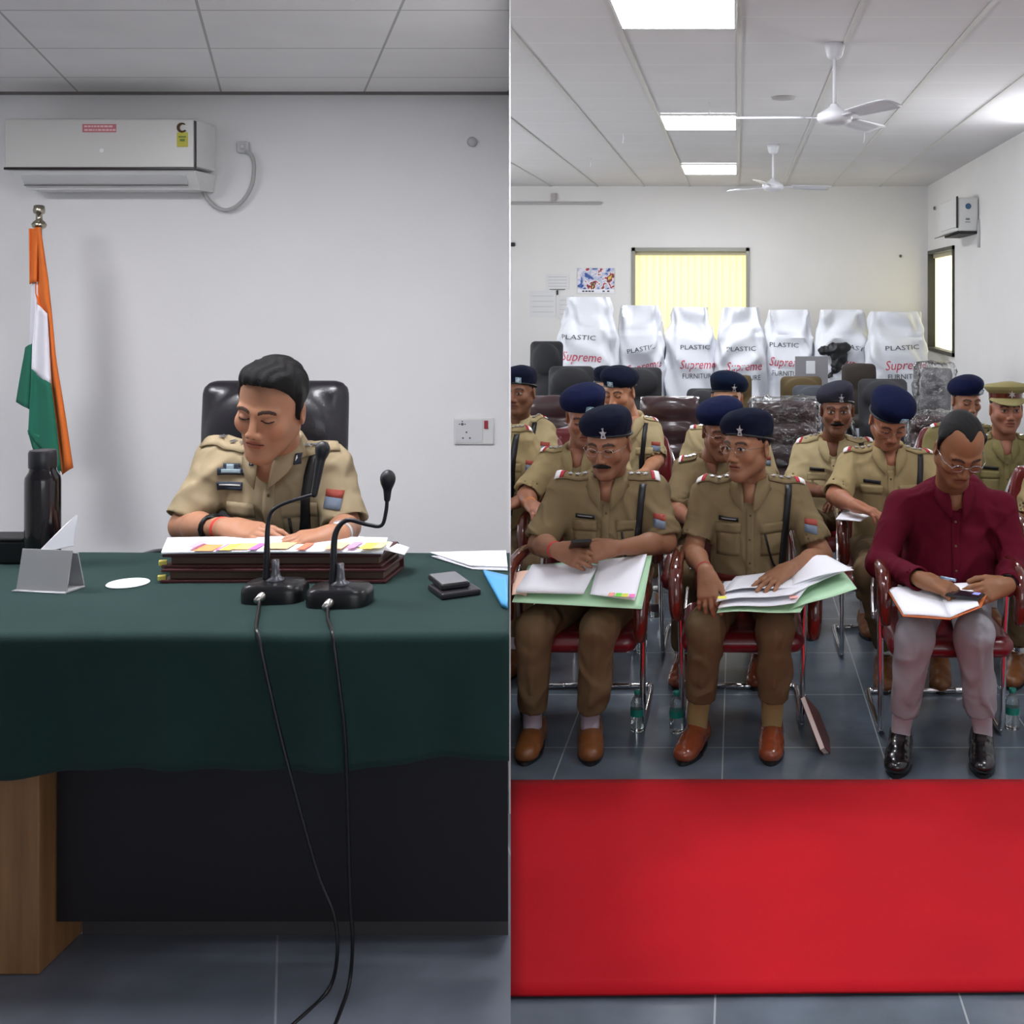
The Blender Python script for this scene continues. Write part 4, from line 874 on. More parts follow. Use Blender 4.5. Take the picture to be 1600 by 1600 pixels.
# green cloth over the desk: top, rounded edge, front drop with a wavy hem
gm = mat('green_baize', (34, 56, 53), .95, bump=.5, bscale=800, var=.08, vscale=7, sheen=.05, spec=.15)
nx = 110; prof = [(3.335, -.12), (3.335, -.03), (3.33, -.004), (3.318, .001)]+[(2.545+(3.3-2.545)*(1-i/14), .001) for i in range(15)]+[(2.534, -.001), (2.528, -.007), (2.526, -.016)]
nd = 16; P = np.zeros((nx, len(prof)+nd, 3))
for i in range(nx):
    f = i/(nx-1)
    for j in range(len(prof)+nd):
        if j < len(prof): y, z = prof[j]; w = 0
        else:
            q = (j-len(prof)+1)/nd; px = 14+784*f
            hem = .282+.014*math.sin(f*5.2-.6)+.01*math.sin(f*17+1)+.008*f; z = -.016-q*(hem-.016); y = 2.526-.012*q-q*.012*math.sin(f*31+1.2)-q*.008*math.sin(f*73)
        x = -2.45+(SEAM*y-.003+2.45)*f
        if j < len(prof): z += .0012*math.sin(x*9+y*15)
        P[i, j] = (x, y, TZ+z)
mb = MB(); mb.grid(P, .0028); o = mb.obj('tablecloth', gm, None, True); tag(o, 'dark green baize cloth covering the desk and hanging over its front', 'tablecloth')

# brown file boards and papers
fm = mat('maroon_file_board', (70, 30, 32), .45, var=.1)
def wbox(px0, px1, D0, D1, z0, z1, bev=.002, rot=0.):
    x0 = (px0-1152)/1800*D0; x1 = (px1-1152)/1800*D0
    mb = MB(); mb.box(((x0+x1)/2, (D0+D1)/2, (z0+z1)/2), (x1-x0, D1-D0, z1-z0), bev, rotm(rot)); return mb
def file_(px0, px1, D0, D1, z0, label, rot=0.):
    x0 = (px0-1152)/1800*D0; x1 = (px1-1152)/1800*D0; c = v3((x0+x1)/2, (D0+D1)/2, z0); R = rotm(rot); w, d = x1-x0, D1-D0
    t = thing('file_folder', label, 'file', c, rot)
    mb = MB(); mb.box((0, 0, .004), (w, d, .008), .002); mb.box((0, 0, .032), (w-.004, d, .008), .002); mb.box((0, d/2-.004, .018), (w, .006, .03), .001); mb.obj('covers', fm, t)
    mb = MB(); mb.box((.004, .004, .018), (w-.03, d-.02, .019), .001); mb.obj('pages', mat('buff_pages', (90, 70, 58), .8), t)
    mb = MB(); mb.box((-w/2-.001, -d/2+.012, .012), (.02, .02, .012), .002, rotm(.4)); mb.obj('page_tag', mat('yellow_tag', (196, 186, 90), .7), t); return t
file_(250, 603, 2.965, 3.13, TZ+.004, 'dark maroon file lying lowest of the pair on the green desk')
file_(252, 596, 2.975, 3.13, TZ+.0405, 'dark maroon file on top of the other, under the open papers', .006)
zt = TZ+.078
def sheet(name, cs, m, thick=.0012, sag=0., n=10, label=None, cat=None, wave=0., parent=None, off=None, group=None):
    a, b, c, d = [np.array(q, float) for q in cs]; P = np.zeros((n, n, 3))
    for i in range(n):
        for j in range(n):
            u, v = i/(n-1), j/(n-1); p = (a*(1-u)+b*u)*(1-v)+(d*(1-u)+c*u)*v
            P[i, j] = p+v3(0, 0, sag*math.sin(math.pi*u)*1+wave*math.sin(u*7+v*3))
    du = P[-1, 0]-P[0, 0]; dv = P[0, -1]-P[0, 0]
    if np.cross(dv, du)[2] < 0: P = P[::-1]
    mb = MB(); mb.grid(P, thick); o = mb.obj(name, m, parent, True, off)
    if cat: tag(o, label, cat, group)
    return o
sheet('paper_stack', [W(252, 0, 2.97)*v3(1, 1, 0)+v3(0, 0, zt), W(598, 0, 2.97)*v3(1, 1, 0)+v3(0, 0, zt), W(606, 0, 3.12)*v3(1, 1, 0)+v3(0, 0, zt+.006), W(262, 0, 3.12)*v3(1, 1, 0)+v3(0, 0, zt+.006)], PAPER, .006, .003, label='white papers open on the maroon files with coloured flags along the edge', cat='papers')
par = bpy.data.objects['paper_stack']
fl = [((255, 150, 90), 318, 30), ((225, 120, 190), 345, 14), ((250, 190, 120), 372, 34), ((255, 214, 90), 352, 18), ((215, 110, 190), 395, 12), ((240, 200, 140), 430, 40), ((255, 120, 90), 470, 14), ((250, 200, 150), 520, 30), ((235, 150, 200), 548, 14), ((245, 220, 90), 572, 22), ((235, 225, 150), 590, 14), ((250, 160, 200), 300, 14)]
for i, (c, px, w) in enumerate(fl):
    D = 2.968+.006*(i % 3); p = W(px, 0, D); x = p[0]; ww = w/1800*D
    mb = MB(); mb.box((x, D+.03, zt+.0105+.0006*i), (ww, .075, .0006)); mb.obj('page_flag', mat('flag_%d_%d_%d' % c, c, .7), par, False)
o = sheet('loose_sheet', [W(548, 0, 3.0)*v3(1, 1, 0)+v3(0, 0, zt+.014), W(632, 0, 3.03)*v3(1, 1, 0)+v3(0, 0, zt-.016), W(640, 0, 3.12)*v3(1, 1, 0)+v3(0, 0, zt-.016), W(560, 0, 3.12)*v3(1, 1, 0)+v3(0, 0, zt+.014)], PAPER, .0012, .004, label='white sheet curling off the right end of the maroon files', cat='paper')
# gooseneck microphones
def mic(label, pxc, Df, neck, head, conn, cable):
    x = (pxc-1152)/1800*Df; w = .15; t = thing('microphone', label, 'microphone', (x, Df+.055, TZ)); o_ = v3(x, Df+.055, TZ)
    prof = []; mb = MB(); n = 36
    rings = [(1.0, 0), (1.0, .03), (.96, .04), (.86, .047), (.3, .05)]
    V = []; F = []
    for s_, z in rings:
        for k in range(n):
            a = 2*math.pi*k/n; ca, sa = math.cos(a), math.sin(a); V.append((math.copysign(abs(ca)**.6, ca)*w/2*s_, math.copysign(abs(sa)**.6, sa)*.055*s_, z))
    for i in range(len(rings)-1):
        for k in range(n): F.append((i*n+k, i*n+(k+1) % n, (i+1)*n+(k+1) % n, (i+1)*n+k))
    F += [tuple(range(n))[::-1], tuple((len(rings)-1)*n+k for k in range(n))]
    mb.add(V, F); mb.T = (I3, v3(0, 0, .002)); mb2 = mb; o = mb.obj('base', BLKG, t, True); autosmooth(o, 40)
    mb = MB(); mb.lathe([(.022, .048), (.022, .053), (.013, .058), (.01, .07), (.0085, .1)], n=20); mb.obj('neck_socket', mat('grey_socket', (92, 92, 98), .3, .6), t, True)
    pts = [W(*q)-o_ for q in neck]; mb = MB(); mb.tube(pts, [.0085, .0075, .005, .0045, .0045], 10, 6); mb.obj('gooseneck', mat('dark_neck', (44, 44, 48), .35, .5), t, True)
    (a, b, r) = head; a = W(*a)-o_; b = W(*b)-o_; s = SDF(); s.rc(a, b, .0075, .0125, .01); s.ell(b, (r, r, r*1.25), .012); V, F = s.mesh(.0022); obj('mic_head', V, F, BLK, t, True)
    c = W(*conn)-o_; mb = MB(); mb.tube([c+v3(.004, .03, .005), c+v3(.0, .0, 0), c+v3(-.006, -.016, -.006)], [.0105, .0105, .007], 12); mb.obj('connector', mat('nickel', (190, 185, 180), .35, .9), t, True)
    pts = [W(*q)-o_ for q in cable]; mb = MB(); mb.tube(pts, .0042, 8, 6); mb.obj('cable', mat('cable_rubber', (16, 15, 18), .35), t, True)
mic('left of two black gooseneck microphones, its neck bent right towards the officer', 416, 2.757, [(416, 905, 2.81), (417, 870, 2.81), (420, 812, 2.815), (437, 790, 2.82), (492, 772, 2.84)], ((491, 773, 2.84), (504, 702, 2.86), .0165), (408, 933, 2.755),
    [(406, 940, 2.735), (403, 958, 2.66), (400, 978, 2.56), (404, 996, 2.513), (420, 1070, 2.5), (436, 1140, 2.495), (455, 1215, 2.49), (495, 1360, 2.485), (522, 1430, 2.48), (527, 1490, 2.475), (514, 1545, 2.476), (470, 1590, 2.39), (410, 1640, 2.285)])
mic('right of two black gooseneck microphones, its round head raised beside the officer', 519, 2.718, [(519, 912, 2.77), (521, 885, 2.77), (524, 835, 2.775), (542, 813, 2.78), (575, 820, 2.78), (596, 821, 2.78), (603, 800, 2.78), (605, 778, 2.78)], ((605, 780, 2.78), (606, 748, 2.78), .0172), (514, 943, 2.715),
    [(512, 950, 2.7), (512, 966, 2.62), (518, 982, 2.545), (521, 1000, 2.512), (530, 1070, 2.5), (539, 1150, 2.495), (543, 1250, 2.49), (547, 1400, 2.483), (551, 1470, 2.48), (546, 1535, 2.484), (530, 1585, 2.4), (508, 1640, 2.285)])
# flat things on the desk
mb = MB(); mb.lathe([(.049, 0), (.051, .002), (.049, .004)], W(200, 0, 2.96)*v3(1, 1, 0)+v3(0, 0, TZ+.0035), 40); tag(mb.obj('coaster', mat('white_card', (226, 230, 236), .6), None), 'round white paper coaster on green cloth left of the files', 'coaster')
def slabth(name, label, cat, c, size, rot, m, bev=.003, parts=()):
    t = thing(name, label, cat, c, rot); mb = MB(); mb.box((0, 0, size[2]/2), size, bev); mb.obj('body', m, t)
    for nm, cc, ss, mm in parts: mb = MB(); mb.box(cc, ss, .0005); mb.obj(nm, mm, t)
    return t
slabth('wallet', 'black wallet lying flat under a phone right of the microphones', 'wallet', W(706, 0, 2.875)*v3(1, 1, 0)+v3(.006, 0, TZ+.003), (.1, .115, .016), math.radians(32), mat('black_wallet', (30, 27, 32), .4), .005)
slabth('phone', 'grey phone stacked on a black wallet on the green cloth', 'phone', W(705, 0, 2.90)*v3(1, 1, 0)+v3(-.006, 0, TZ+.02), (.072, .125, .014), math.radians(30), mat('dark_phone', (36, 32, 36), .3), .004, [('screen', (0, 0, .0145), (.066, .118, .001), mat('phone_screen', (104, 104, 108), .15))])
def onT(px, py, z=TZ+.003): D = (CAM_Z-z)*1800/(py-461); p = W(px, py, D); return p
for i, (dx, dy, lab) in enumerate(((0, 0, 'lowest white printed sheet fanned at the right end of the desk'), (6, 3, 'white sheet in the middle of the fan at the right end of the desk'), (-4, -1, 'topmost white sheet of the fan at the right end of the desk'))):
    z = TZ+.006+.004*i; c = [onT(735+dx+4, 890-3*i, z), onT(797, 892-3*i, z), onT(797, 856-dy, z), onT(674+dx, 870+dy-3*i, z)]
    for q in c:
        if q[0] > SEAM*q[1]-.008: q[0] = SEAM*q[1]-.008
        q[1] = min(q[1], 3.30); 
        if q[0] > SEAM*q[1]-.008: q[0] = SEAM*q[1]-.008
    sheet('paper_sheet', c, PAPER, .003 if i == 0 else .0012, 0, 8, lab, 'paper')
z = TZ+.006; c = [onT(783, 948, z), onT(797, 952, z), onT(797, 906, z), onT(755, 897, z)]; c[1][0] = SEAM*c[1][1]-.007; c[2][0] = SEAM*c[2][1]-.007
sheet('blue_folder', c, mat('blue_folder_card', (70, 150, 200), .5), .012, 0, 6, 'light blue folder at the right end of the desk in front of white sheets', 'folder')
# clear acrylic holder with folded white paper
acr = mat('clear_acrylic', (232, 236, 238), .12, trans=.75, spec=.6)
t = thing('card_holder', 'clear acrylic card holder with silver edge at left end of the desk', 'card holder', W(68, 0, 2.88)*v3(1, 1, 0)+v3(0, 0, TZ+.003), math.radians(-9))
mb = MB(); mb.box((0, .02, .004), (.145, .07, .005), .001); mb.box((0, .004, .055), (.14, .004, .1), .001, rotm(0, math.radians(-12))); mb.box((0, .044, .05), (.14, .004, .09), .001, rotm(0, math.radians(14))); mb.obj('holder', mat('frosted_acrylic', (176, 176, 178), .25, trans=.3), t)
mb = MB(); mb.box((0, -.016, .003), (.15, .005, .005), .001); mb.obj('silver_edge', SIL, t)
mb = MB(); mb.add([(-.028, .012, .095), (.066, .02, .115), (.064, .035, .19), (.02, .03, .15)], [(0, 1, 2, 3)]); mb.add([(-.028, .016, .093), (.066, .024, .113), (.064, .039, .188), (.02, .034, .148)], [(3, 2, 1, 0)])
o = mb.obj('folded_note', PAPER, None, False, None); o.location = t.location; o.rotation_euler = t.rotation_euler; tag(o, 'folded white note standing up in the clear card holder', 'paper')
# flask and black box behind
t = thing('flask', 'tall glossy black vacuum flask at the left end of the desk', 'flask', W(67, 0, 3.16)*v3(1, 1, 0)+v3(0, 0, TZ+.003))
fk = mat('black_gloss_steel', (20, 15, 20), .15, .3, coat=.5)
mb = MB(); mb.lathe([(.042, 0), (.0445, .004), (.0445, .232), (.043, .245), (.034, .26), (.032, .272)], n=32, cap=True); autosmooth(mb.obj('body', fk, t), 30)
mb = MB(); mb.lathe([(.034, .27), (.035, .274), (.035, .312), (.032, .318)], n=32); autosmooth(mb.obj('lid', mat('dark_lid', (28, 28, 32), .35), t), 30)
t = thing('black_case', 'black box beside the flask at the far left of the desk', 'box', W(10, 0, 3.22)*v3(1, 1, 0)+v3(0, 0, TZ+.003))
mb = MB(); mb.box((0, 0, .032), (.15, .09, .064), .006); mb.obj('body', BLKG, t); mb = MB(); mb.box((0, 0, .068), (.152, .092, .01), .004); mb.obj('lid', BLK, t)
# officer's chair
LEA = mat('black_leather', (20, 17, 24), .35, bump=.15, bscale=120, coat=.15)
def exec_chair(name, label, cat, loc, rot, W_, top, m, base=0., arm=True, bh=.62, metal=None, group=None, recl=.1, bulge=.05):
    """office chair facing -Y: backrest, seat, armrests, gas post, star base, castors"""
    t = thing(name, label, cat, loc, rot, group); metal = metal or BLKG
    s = SDF(); zc = top-bh/2; n = 5
    s.box((0, .26+recl*.3, zc), (W_/2, .045, bh/2), .05, .02, R=rotm(0, -recl)); s.ell((0, .24, zc+bh*.28), (W_*.4, bulge, bh*.2), .05); s.ell((0, .22, zc-bh*.25), (W_*.4, bulge, bh*.22), .05)
    V, F = s.mesh(.014); f = 1-.12*np.clip((V[:, 2]-zc)/bh*2, -1, 1)**2*(V[:, 2] < zc); V[:, 0] *= f; obj('backrest', V, F, m, t)
    s = SDF(); s.box((0, -.01, .475), (.255, .25, .05), .045, .02); V, F = s.mesh(.014); obj('seat', V, F, m, t)
    if arm:
        for k in (-1, 1):
            mb = MB(); mb.tube([(k*.24, .18, .46), (k*.29, .16, .56), (k*.29, .1, .66), (k*.29, -.2, .665), (k*.28, -.24, .6), (k*.25, -.14, .47)], .018, 8, 5); mb.obj('armrest', metal, t, True)
    mb = MB(); mb.tube([(0, 0, .1), (0, 0, .44)], .028, 12); mb.obj('gas_post', metal, t, True)
    mb = MB()
    for k in range(5): a = 2*math.pi*k/5+.3; mb.tube([(0, 0, .12), (.3*math.cos(a), .3*math.sin(a), .075)], [.03, .018], 8)
    mb.obj('star_base', metal, t, True)
    for k in range(5):
        a = 2*math.pi*k/5+.3; mb = MB(); mb.lathe([(.02, -.022), (.028, -.018), (.028, .018), (.02, .022)], (.3*math.cos(a), .3*math.sin(a), .03), 14, rotm(a, 0, math.pi/2)); mb.obj('castor', BLK, t, True)
    return t
exec_chair('executive_chair', 'high-backed black leather chair behind the officer at the green desk', 'chair', v3(W(428, 0, 3.92)[0], 3.64, LZ), 0, .5, 1.43-LZ, LEA, bh=.78, recl=.06)
# wall things on the office side
plas = mat('white_plastic', (216, 216, 214), .4); plg = mat('grey_plastic', (196, 196, 196), .4)
def AP(px, py, D): return W(px, py, D)
D0 = 4.79; a = W(8, 186, D0); b = W(304, 262, D0)
t = thing('air_conditioner', 'white wall air conditioner with black trim line above the flag', 'air conditioner', ((a[0]+b[0])/2, OW, (a[2]+b[2])/2)); o_ = np.array(t.location); w = b[0]-a[0]; h = a[2]-b[2]
mb = MB(); mb.box((0, -.105, .005), (w-.004, .2, h+.0), .012); mb.obj('housing', plas, t)
mb = MB(); mb.box((0, -.207, 0), (w, .012, h), .005); fp = mb.obj('front_panel', mat('panel_white', (206, 204, 200), .3), t)
mb = MB(); mb.box((0, -.209, -h/2-.004), (w+.004, .02, .011), .003); mb.box((w/2+.001, -.207, -.005), (.006, .016, h*.98), .002); mb.obj('black_trim', mat('black_trim', (34, 22, 24), .3), t)
s = W(30, 290, 4.84); V = []
zb0 = -h/2-.01; zb1 = W(0, 296, 4.85)[2]-o_[2]
mb = MB(); mb.add([(-w/2+.01, -.2, zb0), (w/2-.005, -.2, zb0), (w/2-.015, -.13, zb1), (-w/2+.05, -.13, zb1), (-w/2+.01, -.004, zb0), (w/2-.005, -.004, zb0), (w/2-.015, -.004, zb1), (-w/2+.05, -.004, zb1)], [(0, 3, 2, 1), (4, 5, 6, 7), (0, 4, 7, 3), (1, 2, 6, 5), (3, 7, 6, 2), (0, 1, 5, 4)]); mb.obj('outlet_housing', plas, t)
mb = MB(); zz = (zb0+zb1)/2; mb.box((.0, -.172, zz+.002), (w-.1, .006, .045), .002, rotm(0, math.radians(38))); mb.obj('louver', plg, t)
mb = MB(); mb.box((.0, -.162, zz-.021), (w-.1, .006, .004), .001); mb.obj('louver_gap', mat('slot_dark', (90, 88, 86), .6), t)
mb = MB(); p = W(154, 200, D0-.01)-o_; mb.box((p[0], -.2145, p[2]), (.14, .001, .034)); st = mb.obj('red_sticker', mat('sticker_red', (196, 110, 118), .5), fp)
mb = MB()
rg = random.Random(2)
for r_ in (-1, 1):
    x = -.062
    while x < .058: w_ = rg.uniform(.006, .016); mb.box((p[0]+x+w_/2, -.2155, p[2]+r_*.0075), (w_, .0008, .008)); x += w_+.003
mb.obj('sticker_lettering', mat('sticker_print', (226, 190, 190), .5), st)
mb = MB(); p = W(284, 218, D0-.01)-o_; mb.box((p[0], -.2145, p[2]), (.046, .001, .06)); st = mb.obj('energy_label', mat('label_yellow', (190, 184, 60), .5), fp)
mb = MB(); mb.box((p[0], -.2155, p[2]+.012), (.03, .0008, .006)); mb.box((p[0], -.2155, p[2]-.002), (.02, .0008, .01)); mb.obj('label_print', mat('label_green', (96, 120, 50), .5), st)
mb = MB(); mb.tube([(p[0]+.017*math.cos(a_), -.216, p[2]+.05+.017*math.sin(a_)) for a_ in np.linspace(.9, 5.6, 14)], [.003, .006, .006, .003], 6); mb.obj('label_dial', mat('dial_brown', (84, 60, 24), .5), st)
mb = MB(); p = W(158, 235, D0-.01)-o_; mb.lathe([(.009, 0), (.009, .002)], (p[0], -.2145, p[2]), 16, rotm(0, math.pi/2)); mb.obj('round_badge', mat('badge_pale', (232, 232, 230), .3), fp)
# power cable loop
t = thing('power_cable', 'grey cable looping from the air conditioner to a wall outlet', 'cable', W(350, 270, OW))
o_ = np.array(t.location); mb = MB(); mb.tube([W(q[0], q[1], 4.97)-o_ for q in ((310, 275), (318, 300), (335, 322), (356, 328), (378, 315), (393, 290), (397, 262), (393, 243), (384, 236))], .0085, 10, 6); mb.obj('cable', mat('grey_cable', (168, 168, 166), .5), t, True)
mb = MB(); p = W(380, 230, 4.985)-o_; mb.box(p, (.05, .03, .05), .006); mb.box(p+v3(.006, -.02, 0), (.018, .014, .02), .004); mb.obj('outlet_box', mat('outlet_grey', (190, 190, 192), .5), t)
t = thing('hook', 'small round fixing high on the office wall near the partition', 'wall fixing', W(738, 222, OW)); mb = MB(); mb.lathe([(.022, 0), (.022, .008), (.012, .014)], (0, -.001, 0), 20, rotm(0, math.pi/2)); mb.obj('cap', mat('fixing_grey', (188, 188, 192), .5), t, True)
# switch plate
c = W(741, 673, OW); t = thing('switch_plate', 'white socket and switch plate with a red switch beside the partition', 'switch plate', c)
mb = MB(); mb.box((0, -.006, 0), (.172, .012, .115), .004); mb.obj('plate', plas, t); mb = MB(); mb.box((-.02, -.0135, 0), (.12, .003, .1), .002); mb.obj('module', mat('module_white', (206, 206, 208), .4), t)
mb = MB(); mb.box((.055, -.0155, .028), (.017, .006, .036), .002); mb.obj('red_switch', mat('red_switch', (150, 50, 62), .4), t)
mb = MB()
for x, z, r in ((-.048, .03, .006), (-.036, .03, .003), (-.06, .03, .003), (-.048, .042, .003), (-.03, -.005, .004), (-.045, -.03, .004), (-.015, -.03, .004)): mb.lathe([(r, 0), (r, .001)], (x, -.0155, z), 12, rotm(0, math.pi/2))
mb.obj('socket_holes', mat('dark_holes', (86, 86, 90), .6), t)
# national flag on a silver stand
FD = 4.60; t = thing('flag', 'orange, white and green flag hanging folded from a silver pole', 'flag', W(54, 0, FD)*v3(1, 1, 0)+v3(0, 0, LZ)); o_ = np.array(t.location)
mb = MB(); z1 = W(52, 352, FD)[2]-LZ; mb.tube([(0, .03, 0), (0, .03, z1)], .011, 12); mb.lathe([(.13, 0), (.13, .015), (.03, .03)], (0, .03, 0), 28); mb.obj('pole', SIL, t, True)
zf = W(52, 350, FD)[2]-LZ; mb = MB(); mb.lathe([(.011, -.02), (.024, -.012), (.028, .0), (.02, .012), (.012, .018), (.012, .04), (.02, .045), (.022, .055), (.019, .075), (.012, .078)], (-.0, .03, zf), 20); mb.obj('finial', mat('brass_silver', (176, 168, 150), .25, 1.), t, True)
def patch(name, L, R_, D, amp, ph, m, n=14, k=10):
    L = np.array(L, float); R_ = np.array(R_, float)
    def at(Pl, f): d = np.r_[0, np.cumsum(np.hypot(*np.diff(Pl, axis=0).T))]; d /= d[-1]; return np.array([np.interp(f, d, Pl[:, 0]), np.interp(f, d, Pl[:, 1])])
    P = np.zeros((n, k, 3))
    for i in range(n):
        a, b = at(L, i/(n-1)), at(R_, i/(n-1))
        for j in range(k):
            u = j/(k-1); q = a*(1-u)+b*u; dd = D+amp*math.sin(u*math.pi*1.6+ph+.6*i/n); P[i, j] = W(q[0], q[1], dd)-o_
    if np.cross(P[0, -1]-P[0, 0], P[-1, 0]-P[0, 0])[1] > 0: P = P[:, ::-1]
    mb = MB(); mb.grid(P, .004); return mb.obj(name, m, t, True)
OR = mat('saffron_cloth', (222, 112, 40), .85, bump=.2, bscale=500); WH = mat('flag_white', (226, 224, 232), .85, bump=.2, bscale=500); GR = mat('flag_green', (28, 104, 82), .85, bump=.2, bscale=500)
patch('saffron_fold', [(45, 357), (46, 444)], [(60, 357), (57, 440)], FD-.01, .012, 0, OR)
patch('white_fold', [(50, 440), (47, 545)], [(60, 440), (58, 545)], FD+.004, .008, 1, WH)
patch('saffron_band', [(54, 355), (55, 469), (74, 492), (80, 600), (97, 742)], [(62, 355), (75, 440), (86, 560), (101, 650), (113, 731)], FD-.02, .022, .4, OR, 24)
patch('white_band', [(55, 470), (50, 540), (49, 578)], [(74, 490), (78, 560), (80, 602)], FD-.024, .018, .2, WH)
patch('green_band', [(49, 577), (46, 630), (44, 678)], [(80, 600), (88, 660), (96, 738)], FD-.03, .02, .2, GR)
patch('green_fold', [(39, 544), (26, 628)], [(51, 536), (46, 640)], FD-.0, .014, 1, GR)
patch('green_fold', [(44, 672), (52, 700), (70, 735)], [(90, 690), (92, 712), (94, 742)], FD-.012, .01, 2, GR)
# ---------------------------------------------------------------- the hall side: chairs
def visitor_chair(label, x, y, rot=0., group=None):
    t = thing('visitor_chair', label, 'chair', (x, y, 0), rot, group)
    s = SDF(); s.box((0, 0, .415), (.235, .235, .035), .034, .02); s.rc((-.19, -.215, .405), (.19, -.215, .405), .032, .032, .02); V, F = s.mesh(.012); obj('seat', V, F, BURG, t)
    s = SDF(); s.box((0, .335, .66), (.2, .028, .2), .027, .02, R=rotm(0, -.12)); s.ell((0, .325, .64), (.15, .03, .12), .04); V, F = s.mesh(.014)
    k = np.clip((V[:, 2]-.68)/.18, 0, 1); V[:, 0] *= 1-.22*k**2.5; V[:, 1] -= .12*V[:, 0]**2*3; obj('backrest', V, F, BURG, t)
    for k in (-1, 1):
        mb = MB(); mb.tube([(k*.242, .24, .66), (k*.25, .1, .685), (k*.252, -.12, .69), (k*.252, -.225, .67), (k*.25, -.262, .61), (k*.248, -.262, .55), (k*.246, -.25, .51)], [.018, .024, .026, .028, .027, .026, .02], 12, 5); mb.obj('armrest', LACQ, t, True)
    mb = MB()
    for k in (-1, 1):
        mb.tube([(k*.14, .47, .014), (k*.21, .47, .014), (k*.235, .44, .014), (k*.235, .06, .014), (k*.235, .01, .03), (k*.237, -.01, .08), (k*.24, -.03, .4), (k*.245, -.06, .62), (k*.245, -.04, .67)], .0125, 10, 5)
        mb.tube([(k*.235, .22, .4), (k*.225, .34, .5), (k*.205, .37, .7), (k*.14, .39, .84)], .011, 8, 5)
    mb.tube([(-.14, .47, .014), (.14, .47, .014)], .0125, 10); mb.tube([(-.235, .0, .4), (.235, .0, .4)], .011, 8); mb.tube([(-.14, .39, .84), (0, .395, .868), (.14, .39, .84)], .011, 8, 4)
    mb.obj('chrome_frame', CHR, t, True)
    return t
c = visitor_chair('burgundy cantilever chair under the moustached person in the front row', -.61, 4.56)
[q for q in c.children if q.name.startswith('armrest')][1].location = (.0, 0, -.08)
c = visitor_chair('burgundy cantilever chair under the person with the maroon belt', .02, 4.56)
[q for q in c.children if q.name.startswith('armrest')][1].location = (.02, 0, -.07)
visitor_chair('burgundy cantilever chair under the person in the maroon shirt', .795, 4.50)
ch = [(-.73, 5.52, 'behind the moustached person, its lacquered arm at the partition'), (-.12, 5.48, 'under the spectacled person in the second row'), (.73, 5.45, 'under the person writing in the second row'),
      (-1.02, 5.62, 'at the partition in the second row'), (.53, 6.25, 'under the grey-bereted person'), (-.6, 6.75, 'under the third-row person looking aside'), (-.06, 6.5, 'under the blue-black bereted person'),
      (1.36, 7.15, 'under the deep-blue bereted person on the right'), (1.43, 6.35, 'under the person in the peaked cap'), (1.56, 5.45, 'cut by the right edge behind the maroon shirt')]
src = visitor_chair('burgundy chair '+ch[0][2], ch[0][0], ch[0][1])
for x, y, l in ch[1:]+[(-1.03, 7.1, 'empty between two bereted people at far left'), (-.9, 7.95, 'under the farthest-row person'), (-1.24, 6.65, 'under the far-left person by the partition')]:
    c = copy_tree(src); c.location = (x, y, 0); c['label'] = 'burgundy chair '+l
# padded leather armchairs (empty), one under crinkled clear film
BL = mat('brown_leather', (66, 44, 46), .28, coat=.4, bump=.12, bscale=60, var=.1)
def film_mat():
    m = bpy.data.materials.new('clear_film'); m.use_nodes = True; nt = m.node_tree; N = nt.nodes; L = nt.links
    for n in list(N):
        if n.type == 'BSDF_PRINCIPLED': N.remove(n)
    tr = N.new('ShaderNodeBsdfTransparent'); gl = N.new('ShaderNodeBsdfGlossy'); gl.inputs['Roughness'].default_value = .12; mx = N.new('ShaderNodeMixShader')
    fr = N.new('ShaderNodeFresnel'); fr.inputs[0].default_value = 1.5; ad = N.new('ShaderNodeMath'); ad.operation = 'ADD'; ad.inputs[1].default_value = .06
    n = N.new('ShaderNodeTexNoise'); n.inputs['Scale'].default_value = 14; n.inputs['Detail'].default_value = 4; tc = N.new('ShaderNodeTexCoord'); L.new(tc.outputs['Object'], n.inputs['Vector'])
    bp = N.new('ShaderNodeBump'); bp.inputs['Strength'].default_value = 1; bp.inputs['Distance'].default_value = .05; L.new(n.outputs[0], bp.inputs['Height']); L.new(bp.outputs[0], gl.inputs['Normal']); L.new(bp.outputs[0], fr.inputs['Normal'])
    L.new(fr.outputs[0], ad.inputs[0]); L.new(ad.outputs[0], mx.inputs[0]); L.new(tr.outputs[0], mx.inputs[1]); L.new(gl.outputs[0], mx.inputs[2]); L.new(mx.outputs[0], N['Material Output'].inputs[0]); return m
FILM = film_mat()
